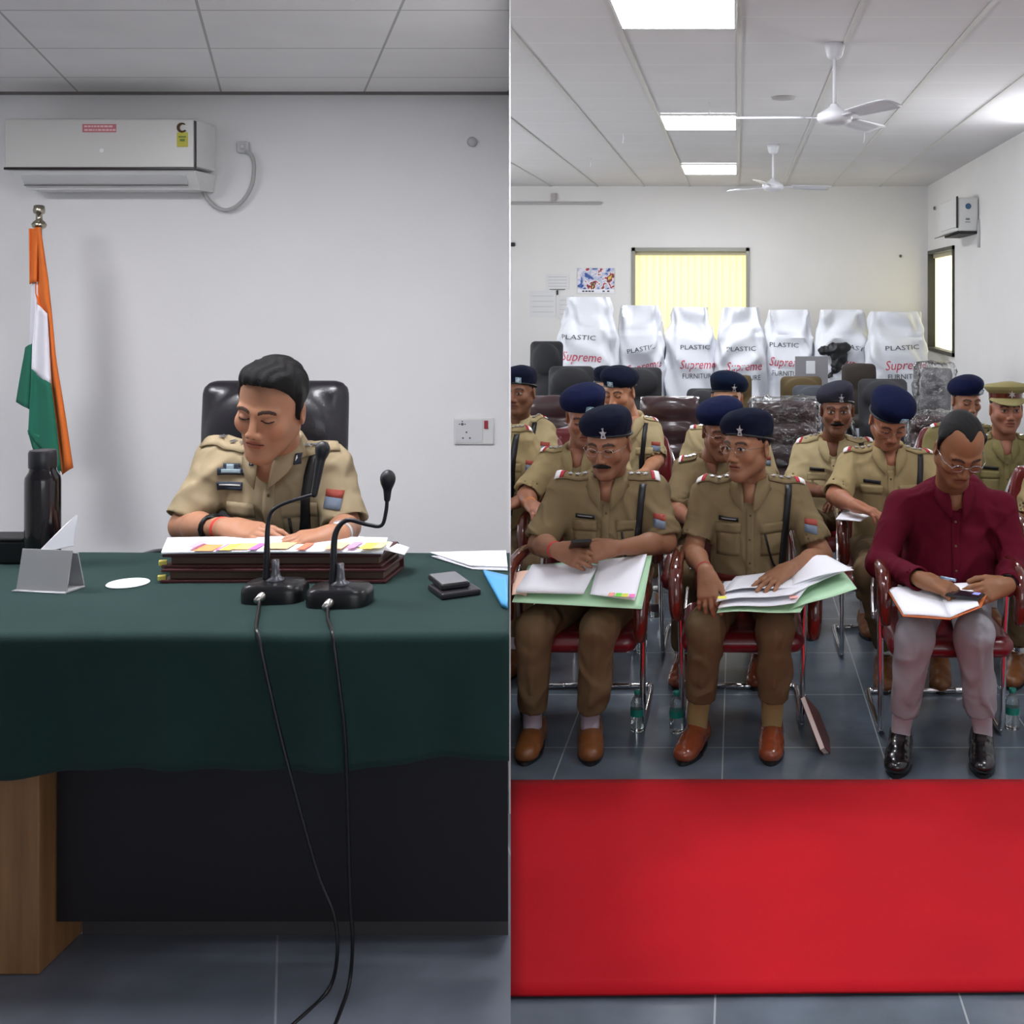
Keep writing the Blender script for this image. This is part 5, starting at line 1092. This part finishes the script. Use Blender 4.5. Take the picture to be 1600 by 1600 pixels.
def armchair(label, px, D, pw, ptop, film=False, m=BL):
    D_ = D+.27; x = (px-1152)/1800*D_; w = pw/1800*D_; top = CAM_Z-(ptop-461)/1800*D_
    t = thing('leather_armchair', label, 'chair', (x, D, 0)); s = SDF(); h = top-.45
    s.box((0, .27, .45+h/2), (w/2, .05, h/2), .04, .02)
    for i in range(3): s.ell((0, .23, .5+h*(.15+.3*i)), (w*.44, .055, h*.17), .012)
    V, F = s.mesh(.016); obj('backrest', V, F, m, t)
    s = SDF(); s.box((0, 0, .42), (w/2-.02, .26, .07), .05, .02); V, F = s.mesh(.016); obj('seat', V, F, m, t)
    for k in (-1, 1):
        mb = MB(); mb.tube([(k*(w/2+.02), .24, .62), (k*(w/2+.03), 0, .66), (k*(w/2+.03), -.22, .64), (k*(w/2+.02), -.27, .56)], .032, 10, 5); mb.obj('armrest', LACQ if not film else m, t, True)
        mb = MB(); mb.tube([(k*(w/2+.02), .3, .66), (k*(w/2+.02), .28, .02), (k*(w/2+.02), -.22, .02), (k*(w/2+.02), -.24, .6)], .014, 8); mb.obj('leg_frame', CHR, t, True)
    mb = MB(); mb.tube([(-w/2, .33, top-.02), (w/2, .33, top-.02)], .012, 8); mb.obj('back_rail', CHR, t, True)
    if film:
        s = SDF(); s.box((0, .25, .45+h/2), (w/2+.03, .1, h/2+.03), .04, .02); V, F = s.mesh(.02); V = folds(V, F, 7, .02, .16); obj('plastic_film', V, F, FILM, t)
    return t
armchair('empty brown padded leather chair right of the third-row person looking aside', 1046, 8.0, 92, 619)
armchair('empty brown leather chair in crinkled clear film beside the grey beret', 1226, 8.0, 100, 626, True)
armchair('low dark padded chair behind the maroon shirt, in clear film', 1455, 7.6, 70, 648, True)
armchair('dark brown leather chair behind the far-left people', 866, 8.3, 88, 618)
# office chairs stored at the back
MESHB = mat('charcoal_mesh', (36, 36, 40), .8, bump=.4, bscale=300); OLV = mat('olive_brown_fabric', (92, 76, 46), .85); DKB = mat('dark_brown_fabric', (58, 50, 44), .8)
def oc(label, px, D, pw, ptop, m, bh=.55, rot=0., rec=.1, name='office_chair'):
    D_ = D+.27; x = (px-1152)/1800*D_; return exec_chair(name, label, 'chair', (x, D, 0), rot, pw/1800*D_, CAM_Z-(ptop-461)/1800*D_, m, bh=bh, recl=rec)
oc('tall charcoal mesh office chair at the left end of the wrapped row', 853, 11.6, 52, 533, MESHB, .8)
oc('black office chair left of the deep navy berets at the back', 892, 9.7, 72, 572, MESHB)
oc('black office chair right of the farthest beret', 1000, 9.7, 68, 574, MESHB)
oc('olive brown office chair behind the blue-black beret', 1144, 10.6, 62, 586, OLV)
oc('black office chair just left of the blue-black beret', 1098, 9.3, 52, 607, MESHB)
oc('olive brown rounded office chair in front of the fourth and fifth wrapped chairs', 1252, 10.8, 66, 588, OLV)
oc('slate grey office chair half covering an olive one', 1271, 9.6, 66, 602, mat('slate_fabric', (56, 60, 68), .7))
oc('dark brown square-backed chair left of the last wrapped chair', 1342, 11.4, 54, 568, DKB, rec=.02)
oc('wide black office chair behind the low-bent dark blue beret', 1380, 9.2, 78, 592, MESHB)
t = oc('grey office chair with clear film turned sideways by the right wall', 1432, 9.9, 52, 574, mat('grey_wrapped_fabric', (116, 114, 118), .4), rot=-.6)
s = SDF(); s.box((0, .25, .8), (.17, .1, .34), .04, .02); V, F = s.mesh(.02); V = folds(V, F, 9, .02, .16); obj('plastic_film', V, F, FILM, t)
# chairs wrapped in printed white sacks along the back wall
SACK = mat('white_woven_plastic', (226, 228, 234), .45, bump=.15, bscale=90, var=.03); SACKY = SACK
INKR = mat('red_print', (200, 62, 84), .6); INKB = mat('black_print', (66, 66, 74), .6)
def sack(label, pc, pw, ptop, D, seed, tx=0., rot=0., red=.52, txt=True, shoulder=.78):
    x = (pc-1152)/1800*D; hw = pw/3600*D; top = CAM_Z-(ptop-461)/1800*D; r = random.Random(seed); t = thing('wrapped_chair', label, 'wrapped chair', (x, D, 0))
    sec = [(0.02, .9, .85), (.1, 1, 1), (.45, 1.06, 1), (.62, 1.06, .95), (.74, 1.02, .85), (.83, .92, .7), (.88, shoulder+.03, .5), (.97, shoulder, .42), (1., shoulder-.05, .34)]
    n = 56; m = 46; V = np.zeros((m+1, n, 3))
    zs = [q[0] for q in sec]; ws = [q[1] for q in sec]; ds = [q[2] for q in sec]; ph = [r.uniform(0, 6) for _ in range(8)]
    for i in range(m+1):
        f = .02+.98*i/m; w = np.interp(f, zs, ws)*hw; d = np.interp(f, zs, ds)*.26
        for k in range(n):
            a = 2*math.pi*k/n; ca, sa = math.cos(a), math.sin(a); c_ = math.copysign(abs(ca)**.55, ca); s_ = math.copysign(abs(sa)**.7, sa)
            z = f*top; cr = .014*math.sin(z*11+a*3+ph[0])+.012*math.sin(a*7+z*4+ph[1])+.012*(1-2*abs(math.sin(a*4+z*5+ph[2]+math.sin(z*6+ph[3]))))+.02*(1-2*abs(math.sin(z*9+math.sin(a*2+ph[4])*2+ph[5])))*(f > .55)
            V[i, k] = (c_*(w+cr*.6), s_*(d+cr*1.6)+(.05 if f > .8 else 0), z)
    Vf = V.reshape(-1, 3); F = [(i*n+k, i*n+(k+1) % n, (i+1)*n+(k+1) % n, (i+1)*n+k) for i in range(m) for k in range(n)]+[tuple(range(n))[::-1], tuple(m*n+k for k in range(n))]
    mb = MB(); mb.add(Vf, F); o = mb.obj('sack', SACK, t, True); autosmooth(o, 60); bv = BVHTree.FromPolygons([tuple(v) for v in Vf], F)
    if not txt: return t
    def put(body, size, width, zf, dx, ang, m_, name, shear=0.):
        V, F = text_mesh('t', body, size, None, None, None, .0, shear, width); 
        if len(V) == 0: return
        c, s_ = math.cos(ang), math.sin(ang); P = []
        for q in V:
            xx = dx+q[0]*c-q[1]*s_; zz = zf*top+q[0]*s_+q[1]*c; h = bv.ray_cast(Vector((xx, -1, zz)), Vector((0, 1, 0))); P.append((xx, (h[0].y if h[0] else -d_)-.006, zz))
        mb = MB(); mb.add(P, F); mb.obj(name, m_, o)
    d_ = .26; w = hw
    put('PLASTIC', .075, w*1.15, red+.13, tx-w*.1, rot, INKB, 'black_lettering')
    put('Supreme', .15, w*1.4, red, tx, rot*1.2, INKR, 'red_lettering', .25)
    put('FURNITURE', .085, w*1.25, red-.085, tx+.01, rot, INKB, 'black_lettering')
    return t
sack('nearest wrapped chair of the row, leftmost and tallest sack, under the wall calendar', 919, 90, 464, 13.2, 1, -.05, -.05, .6)
sack('second wrapped chair from the left, its print slanting up, by the window edge', 1000, 76, 477, 13.7, 2, .06, .2, .55, shoulder=.84)
sack('third wrapped chair from the left, with a squared top before the window', 1078, 78, 480, 13.8, 3, .1, .0, .57, shoulder=.72)
sack('fourth wrapped chair from the left, widest red print, right half of the window', 1158, 78, 480, 13.7, 4, .03, .03, .56, shoulder=.76)
sack('fifth wrapped chair from the left, just right of the window', 1232, 78, 484, 13.8, 5, -.03, -.04, .6, shoulder=.86)
sack('sixth wrapped chair from the left, torn open on black netting', 1316, 84, 484, 13.7, 6, .18, -.2, .58, shoulder=.84)
sack('last wrapped chair of the row, yellowish sack in the right corner', 1400, 92, 487, 13.4, 7, .08, .04, .6, shoulder=.9)
# black netting in the torn sack, grey sheet with white tag
t = thing('black_netting', 'crumpled black netting hanging out of the torn sack', 'netting', W(1304, 560, 13.42)); s = SDF()
for a, b, r1, r2 in (((-.14, 0, .08), (.12, 0, .13), .05, .06), ((-.0, 0, .1), (.03, 0, -.12), .07, .05), ((.03, 0, -.08), (-.06, 0, -.2), .05, .025), ((.08, 0, .1), (.1, 0, -.02), .06, .05)): s.rc(a, b, r1, r2, .03)
V, F = s.mesh(.012); V = folds(V, F, 3, .02, .06); obj('netting', V, F, BLK, t)
c = W(1268, 598, 12.6); t = thing('grey_board', 'grey sheet with a white tag standing before the fifth wrapped chair', 'board', (c[0], 12.6, 0)); mb = MB(); mb.box((0, 0, .53), (.36, .02, 1.04), .004); mb.obj('board', mat('grey_sheet', (146, 144, 148), .5), t)
mb = MB(); mb.box((-.01, -.014, .93), (.1, .006, .14), .01); mb.obj('white_tag', PAPER, t)
# ---------------------------------------------------------------- fans
FANW = mat('fan_white', (222, 222, 226), .35)
def fan(label, px, ptop, phub, bl, az, bm_=None):
    D = (HALL_C-CAM_Z)*1800/(461-ptop); x = (px-1152)/1800*D; zh = CAM_Z+(461-phub)/1800*D-HALL_C
    t = thing('ceiling_fan', label, 'ceiling fan', (x, D, HALL_C))
    mb = MB(); mb.lathe([(.03, -.085), (.042, -.075), (.055, -.03), (.058, 0)], n=24); mb.obj('canopy', FANW, t, True)
    mb = MB(); mb.tube([(0, 0, -.02), (0, 0, zh+.05)], .011, 10); mb.obj('down_rod', FANW, t, True)
    mb = MB(); mb.lathe([(.02, .075), (.03, .06), (.06, .04), (.095, .02), (.1, -.005), (.09, -.025), (.05, -.04), (.0, -.042)], (0, 0, zh), 32, cap=False); mb.obj('motor', FANW, t, True)
    for k in range(3):
        a = az+2*math.pi*k/3; R = rotm(a)@rotm(0, math.radians(-12), 0); mb = MB(); n = 9; P = np.zeros((n, 4, 3))
        for i in range(n):
            f = i/(n-1); xx = .17+(bl-.17)*f; w = .056+.02*f-.02*max(0, f-.85)/.15
            for j in range(4): v = j/3-.5; P[i, j] = (xx, v*2*w, .006*math.cos(v*3))
        if np.cross(P[0, -1]-P[0, 0], P[-1, 0]-P[0, 0])[2] < 0: P = P[:, ::-1]
        P = (P.reshape(-1, 3)@R.T+v3(0, 0, zh)).reshape(P.shape); mb.grid(P, .003); b = mb.obj('blade', FANW, t, True)
        mb = MB(); mb.box(v3(.13, 0, 0), (.12, .03, .006), .002); q = mb.obj('blade_bracket', FANW, b)
        for v in q.data.vertices: v.co = R@np.array(v.co[:])+v3(0, 0, zh)
    return t
fan('white three-blade ceiling fan nearest the viewer', 1304, 68, 184, .56, math.radians(178+0))
fan('white ceiling fan farther back, before the hall back wall', 1208, 226, 292, .56, math.radians(15))
# wall-mounted unit on the right wall
AY0, AY1 = 11.67, 12.62; t = thing('air_conditioner', 'white air conditioner with open louver on the right wall above the side window', 'air conditioner', (RW, (AY0+AY1)/2, 2.4)); L_ = AY1-AY0
mb = MB(); mb.box((-.11, 0, .14), (.21, L_, .34), .02); mb.obj('housing', plas, t)
mb = MB(); mb.box((-.22, .01, .16), (.012, L_-.03, .3), .004); mb.obj('front_panel', plas, t); mb = MB(); mb.box((-.222, -L_/2+.006, .16), (.02, .02, .32), .002); mb.obj('black_edge', BLKG, t)
mb = MB(); mb.box((-.23, .02, -.04), (.13, L_-.04, .008), .002, rotm(0, 0, -.35)); mb.obj('louver', mat('louver_dark', (70, 68, 64), .5), t)
mb = MB(); mb.box((-.1, 0, -.045), (.17, L_-.05, .03), .006); mb.obj('outlet_slot', mat('slot_black', (38, 36, 34), .6), t)
mb = MB(); mb.lathe([(.03, 0), (.03, .002)], (-.11, -L_/2-.003, .22), 20, rotm(0, math.pi/2)); mb.obj('blue_badge', mat('blue_badge', (52, 92, 130), .4), t)
mb = MB(); mb.box((-.115, -L_/2-.002, .09), (.04, .002, .02)); mb.box((-.115, -L_/2-.002, .06), (.05, .002, .008)); mb.obj('side_print', mat('side_print', (120, 124, 122), .5), t)
mb = MB(); mb.tube([(-.005, -L_/2-.03, .08), (-.012, -L_/2-.04, -.05), (-.012, -L_/2-.04, -.2)], .016, 8); mb.obj('drain_pipe', plg, t, True)
# things on the back wall
c = W(931, 438, BACK-.01); t = thing('calendar', 'colourful picture calendar pinned on the back wall left of the window', 'calendar', c)
pm = bpy.data.materials.new('calendar_print'); pm.use_nodes = True; nt = pm.node_tree; N = nt.nodes; L = nt.links; vo = N.new('ShaderNodeTexNoise'); vo.inputs['Scale'].default_value = 9; vo.inputs['Detail'].default_value = 3; tc = N.new('ShaderNodeTexCoord'); L.new(tc.outputs['Object'], vo.inputs['Vector'])
rp = N.new('ShaderNodeValToRGB'); rp.color_ramp.interpolation = 'CONSTANT'; e = rp.color_ramp.elements; e[0].color = (*S(40, 70, 140), 1); e[1].position = .42; e[1].color = (*S(186, 190, 215), 1)
for p, cc in ((.36, (60, 90, 160)), (.5, (225, 222, 230)), (.56, (170, 60, 60)), (.61, (70, 50, 60)), (.66, (220, 190, 80))): q = e.new(p); q.color = (*S(*cc), 1)
L.new(vo.outputs[0], rp.inputs[0]); L.new(rp.outputs[0], N['Principled BSDF'].inputs['Base Color'])
mb = MB(); mb.box((0, 0, .02), (.47, .006, .27)); mb.obj('picture', pm, t); mb = MB(); mb.box((0, 0, -.14), (.47, .006, .05)); mb.obj('calendar_strip', PAPER, t)
mb = MB()
for x in (-.16, -.12, -.08, -.04, .1, .16): mb.box((x, -.004, -.14), (.03, .002, .018))
mb.obj('calendar_lettering', INKB, t)
for px, py, w, h, l in ((871, 440, .3, .2, 'white notice pinned on the back wall left of the calendar, with a dark clip'), (848, 475, .34, .34, 'larger pale sheet taped on the back wall, lowest and leftmost notice'), (885, 480, .2, .3, 'pale sheet on the back wall half behind the leftmost wrapped chair')):
    t = thing('notice', l, 'notice', W(px, py, BACK-.006)); mb = MB(); mb.box((0, 0, 0), (w, .004, h)); mb.obj('sheet', mat('pale_notice', (222, 221, 222), .7), t)
    mb = MB()
    for i in range(4): mb.box((0, -.003, h*(.3-.2*i)), (w*.8, .001, .008))
    mb.obj('faint_lines', mat('faint_print', (196, 194, 196), .7), t)
    if px == 871: mb = MB(); mb.box((0, -.006, -.1), (.2, .006, .008)); mb.box((0, -.006, -.14), (.02, .01, .06)); mb.obj('clip', BLK, t)
t = thing('conduit', 'grey cable conduit high on the back wall near the partition', 'conduit', W(860, 318, BACK-.02)); mb = MB(); mb.box((-.3, 0, 0), (1.9, .03, .03), .004); mb.obj('pipe', mat('conduit_grey', (176, 172, 172), .5), t); mb = MB(); mb.box((.04, 0, .08), (.07, .03, .09), .005); mb.obj('junction_box', mat('conduit_box', (176, 170, 168), .5), t)
t = thing('wall_stud', 'small dark fixing on the back wall right of the window', 'wall fixing', W(1407, 400, BACK-.01)); mb = MB(); mb.lathe([(.02, 0), (.014, .02)], (0, 0, 0), 12, rotm(0, math.pi/2)); mb.obj('stud', mat('stud_grey', (110, 108, 106), .5), t, True)
t = thing('wall_hook', 'black fixing on the back wall beside the partition', 'wall fixing', W(801, 382, BACK-.01)); mb = MB(); mb.box((0, 0, 0), (.06, .04, .05), .01); mb.obj('block', BLK, t)
t = thing('sensor', 'small round fixing on the right wall above the air conditioner', 'wall fixing', (RW-.012, 14.2, 2.79)); mb = MB(); mb.lathe([(.025, 0), (.02, .02)], (0, 0, 0), 14, rotm(0, 0, -math.pi/2)); mb.obj('cap', mat('stud_grey', (110, 108, 106), .5), t, True)
for px, py, l in ((974, 207, 'left'), (923, 247, 'farther left'), (1108, 160, 'centre'), (1350, 207, 'right of the near fan')):
    D = (HALL_C-CAM_Z)*1800/(461-py); x = (px-1152)/1800*D; t = thing('ceiling_hanger', 'short white wire hanging from the ceiling, '+l, 'hanger', (x, D, HALL_C)); mb = MB(); mb.tube([(0, 0, 0), (.004, 0, -.05), (-.004, 0, -.09)], .006, 6); mb.obj('wire', FANW, t, True)
D = (HALL_C-CAM_Z)*1800/(461-152); t = thing('ceiling_rose', 'round white cap on the ceiling left of the near fan', 'ceiling cap', ((1224-1152)/1800*D, D, HALL_C)); mb = MB(); mb.lathe([(.085, -.0), (.08, -.012), (.03, -.016)], n=24); mb.obj('cap', mat('cap_grey', (176, 172, 170), .6), t, True)

# ---------------------------------------------------------------- water bottles, diary
PET = mat('clear_pet', (235, 245, 245), .05, trans=.95, spec=.6); TEAL = mat('teal_plastic', (20, 122, 108), .4)
def bottle(label, px, pbot, lab=None):
    D = CAM_Z*1800/(pbot-461); t = thing('water_bottle', label, 'bottle', ((px-1152)/1800*D, D, 0)); 
    mb = MB(); mb.lathe([(.018, .004), (.026, .0), (.028, .01), (.0265, .04), (.028, .05), (.028, .09), (.026, .1), (.027, .108), (.018, .13), (.0115, .138), (.0115, .148)], n=20); mb.obj('bottle_body', PET, t, True)
    mb = MB(); mb.lathe([(.0135, .144), (.0145, .146), (.0145, .158), (.0125, .16)], n=16); mb.obj('cap', TEAL if lab != 2 else WHT, t, True)
    mb = MB(); mb.lathe([(.0284, .06), (.0284, .088)] if lab != 2 else [(.0284, .03), (.0284, .062)], n=20, cap=False); mb.obj('label_band', TEAL if lab != 2 else mat('dark_label', (60, 40, 44), .5), t, True)
    return t
bottle('small water bottle with teal cap right of the moustached person\'s chair', 996, 1141)
bottle('small water bottle with teal cap left of the tan shoe', 1057, 1143)
bottle('small water bottle farther back between the first two chairs, teal band', 1002, 1019)
bottle('farthest water bottle in the gap, dark label', 1024, 963, 2)
bottle('water bottle at the right edge beside the black shoe', 1582, 1138)
a = W(1291, 1180, 4.31); b = W(1257, 1092, 4.5)
t = thing('diary', 'brown diary with cream page edge leaning against the chair leg', 'diary', (a[0], a[1], 0)); d = nrm(b-a); u = nrm(np.cross(d, v3(.06, 1, 0))); w = np.cross(u, d); R = np.array([u, w, d]).T; c = (d*.118+v3(0, 0, .004))
mb = MB()
for s_ in (-1, 1): mb.box(c+R@v3(s_*.0105, .04, 0), (.003, .15, .235), .001, R)
mb.box(c+R@v3(0, .114, 0), (.022, .003, .235), .001, R); mb.obj('cover', mat('brown_cover', (92, 34, 28), .4), t)
mb = MB(); mb.box(c+R@v3(0, .037, 0), (.017, .145, .225), .0, R); mb.obj('pages', mat('cream_pages', (226, 208, 200), .8), t)

# ---------------------------------------------------------------- files, notebooks and phones on laps
GREENF = mat('pale_green_card', (176, 214, 176), .6)
def LP(*q): return W(*q)
sheet('lap_folder', [LP(800, 941, 4.18), LP(1003, 952, 4.16), LP(1019, 868, 4.47), LP(826, 884, 4.5)], GREENF, .002, 0, 14, 'open pale green folder across the moustached person\'s knees', 'folder')
q = bpy.data.objects['lap_folder']
sheet('folder_sheet', [LP(922, 932, 4.2)+v3(0, 0, .008), LP(992, 942, 4.18)+v3(0, 0, .008), LP(1011, 869, 4.45)+v3(0, 0, .008), LP(936, 880, 4.47)+v3(0, 0, .008)], PAPER, .0015, 0, 10, 'white page on the right half of the green lap folder', 'paper')
sheet('paper_block', [LP(806, 926, 4.2), LP(912, 929, 4.2), LP(934, 887, 4.43), LP(832, 886, 4.45)], PAPER, .012, 0, 6, 'thick stack of white papers on the left half of the green lap folder', 'papers')
sheet('peach_slip', [LP(800, 930, 4.2), LP(822, 932, 4.22), LP(838, 893, 4.38), LP(803, 896, 4.4)], mat('peach_card', (240, 200, 180), .7), .002, .006, 6, 'peach slip under the white papers at the left of the lap folder', 'paper')
for i, (c_, px) in enumerate((((250, 170, 150), 955), ((120, 220, 60), 966), ((225, 220, 80), 976), ((240, 130, 190), 987))):
    p = LP(px, 936-i*.5+i*1.2, 4.165); mb = MB(); mb.box(p+v3(0, .012, .014), (.022, .045, .001)); tag(mb.obj('sticky_flag', mat('sticky_%d' % i, c_, .7), None), ('peach', 'green', 'yellow', 'pink')[i]+' sticky flag on the front edge of the lap folder', 'sticky flag')
c = LP(906, 852, 4.33); t = thing('phone', 'dark phone held in both hands by the moustached person', 'phone', c, .25); mb = MB(); mb.box((0, 0, 0), (.078, .14, .011), .005, rotm(0, -.45)); mb.obj('body', BLKG, t); mb = MB(); mb.box(rotm(0, -.45)@v3(0, 0, .006), (.07, .13, .001), 0, rotm(0, -.45)); mb.obj('screen', mat('dark_screen', (30, 30, 38), .1), t)
sheet('lap_folder', [LP(1120, 958, 4.13), LP(1246, 957, 4.1), LP(1338, 922, 4.2), LP(1300, 886, 4.45), ][0:1]+[LP(1250, 958, 4.12), LP(1300, 888, 4.47), LP(1140, 916, 4.48)], GREENF, .002, .004, 12, 'pale green folder under the papers of the person with the maroon belt', 'folder', wave=.003)
sheet('folder_flap', [LP(1225, 957, 4.13), LP(1339, 921, 4.18), LP(1318, 893, 4.42), LP(1262, 900, 4.46)], GREENF, .002, .004, 8, 'pale green flap sticking out to the right beyond the chair', 'folder', wave=.003)
for i, (c4, l) in enumerate(([[(1122, 953, 4.14), (1243, 946, 4.12), (1294, 880, 4.46), (1146, 914, 4.48)], 'lowest white sheets under the hand of the person with the maroon belt'], [[(1119, 946, 4.17), (1236, 936, 4.15), (1322, 896, 4.38), (1132, 914, 4.49)], 'white sheets in the middle of the pile under the flat hand'], [[(1130, 934, 4.24), (1240, 928, 4.22), (1332, 893, 4.38), (1290, 873, 4.5)][0:3]+[(1284, 872, 4.52)], 'top white sheet lifting towards the right beyond the chair'])):
    p4 = [LP(*q)+v3(0, 0, .006*(i+1)) for q in c4]
    if i == 2: p4 = [p4[0], p4[1], p4[2], LP(1150, 906, 4.5)]; p4[3][2] += .012
    sheet('paper_sheet', p4, PAPER, .002, .006*i, 12, l, 'paper', wave=.004)
sheet('paper_sheet', [LP(1232, 925, 4.24)+v3(0, 0, .02), LP(1334, 896, 4.28)+v3(0, 0, .012), LP(1292, 872, 4.48)+v3(0, 0, .01), LP(1236, 886, 4.48)+v3(0, 0, .02)], PAPER, .0015, .01, 10, 'broad white sheet arching over the green flap at right', 'paper')
for px, py, c_, l in ((1128, 943, (230, 226, 80), 'yellow sticky flag at the left front of the pile'), (1240, 942, (245, 180, 170), 'peach sticky flag at the right front of the pile')):
    p = LP(px, py, 4.15)+v3(0, 0, .022); mb = MB(); mb.box(p, (.03, .035, .001)); tag(mb.obj('sticky_flag', mat('sticky_%d_%d' % (px, py), c_, .7), None), l, 'sticky flag')
mb = MB(); mb.tube([LP(1098, 917, 4.24), LP(1136, 924, 4.27)], [.0035, .0045], 8); tag(mb.obj('pen', SIL, None, True), 'silver pen between the fingers above the pile of papers', 'pen')
# notebook and phone of the person in maroon
t = thing('notebook', 'open orange-covered notebook with white pages on the grey-trousered lap', 'notebook', LP(1460, 940, 4.1)); o_ = np.array(t.location)
A, B, C, D_ = LP(1412, 961, 4.0), LP(1484, 966, 4.0), LP(1462, 916, 4.26), LP(1388, 921, 4.24); E, F_ = LP(1530, 947, 4.02), LP(1516, 912, 4.26)
sheet('cover', [A+v3(-.004, -.006, -.004), B+v3(0, -.008, -.004), C+v3(0, .006, -.004), D_+v3(-.004, .004, -.004)], mat('orange_cover', (196, 104, 48), .5), .003, 0, 6, parent=t, off=o_)
sheet('cover', [B+v3(0, -.008, -.004), E+v3(.006, -.006, -.004), LP(1546, 922, 4.24), C+v3(0, .006, -.004)], mat('orange_cover', (196, 104, 48), .5), .003, 0, 6, parent=t, off=o_)
sheet('page', [A, B, C, D_], PAPER, .006, .002, 8, parent=t, off=o_); sheet('page', [B, E, F_, C], PAPER, .004, .002, 8, parent=t, off=o_)
sheet('orange_sheet', [LP(1508, 928, 4.2)+v3(0, 0, .004), LP(1545, 930, 4.2), LP(1530, 909, 4.36), LP(1502, 912, 4.36)], mat('orange_card', (230, 130, 50), .5), .001, 0, 5, parent=t, off=o_)
c = LP(1503, 934, 4.12)+v3(0, 0, .012); t = thing('phone', 'dark phone lying on the open notebook under the writing hand', 'phone', c, math.radians(62)); mb = MB(); mb.box((0, 0, 0), (.072, .15, .01), .004); mb.obj('body', BLKG, t); mb = MB(); mb.box((0, 0, .0055), (.066, .142, .001)); mb.obj('screen', mat('dark_screen', (30, 30, 38), .1), t); mb = MB(); mb.box((.012, -.05, .0062), (.03, .024, .0008)); mb.obj('lit_icon', mat('lit_icon', (130, 140, 220), .3, emit=.6), t)
mb = MB(); mb.tube([LP(1470, 902, 4.1), LP(1490, 906, 4.06)], .0055, 8); mb.tube([LP(1490, 906, 4.06), LP(1493, 907, 4.055)], .006, 8); tag(mb.obj('pen', mat('blue_silver_pen', (150, 175, 200), .3, .6), None, True), 'pale blue pen held by the person in maroon', 'pen')
sheet('paper_sheet', [LP(1306, 812, 5.1), LP(1345, 815, 5.08), LP(1370, 800, 5.35), LP(1318, 798, 5.35)], PAPER, .004, 0, 5, 'white paper on the lap of the writing second-row person', 'paper')
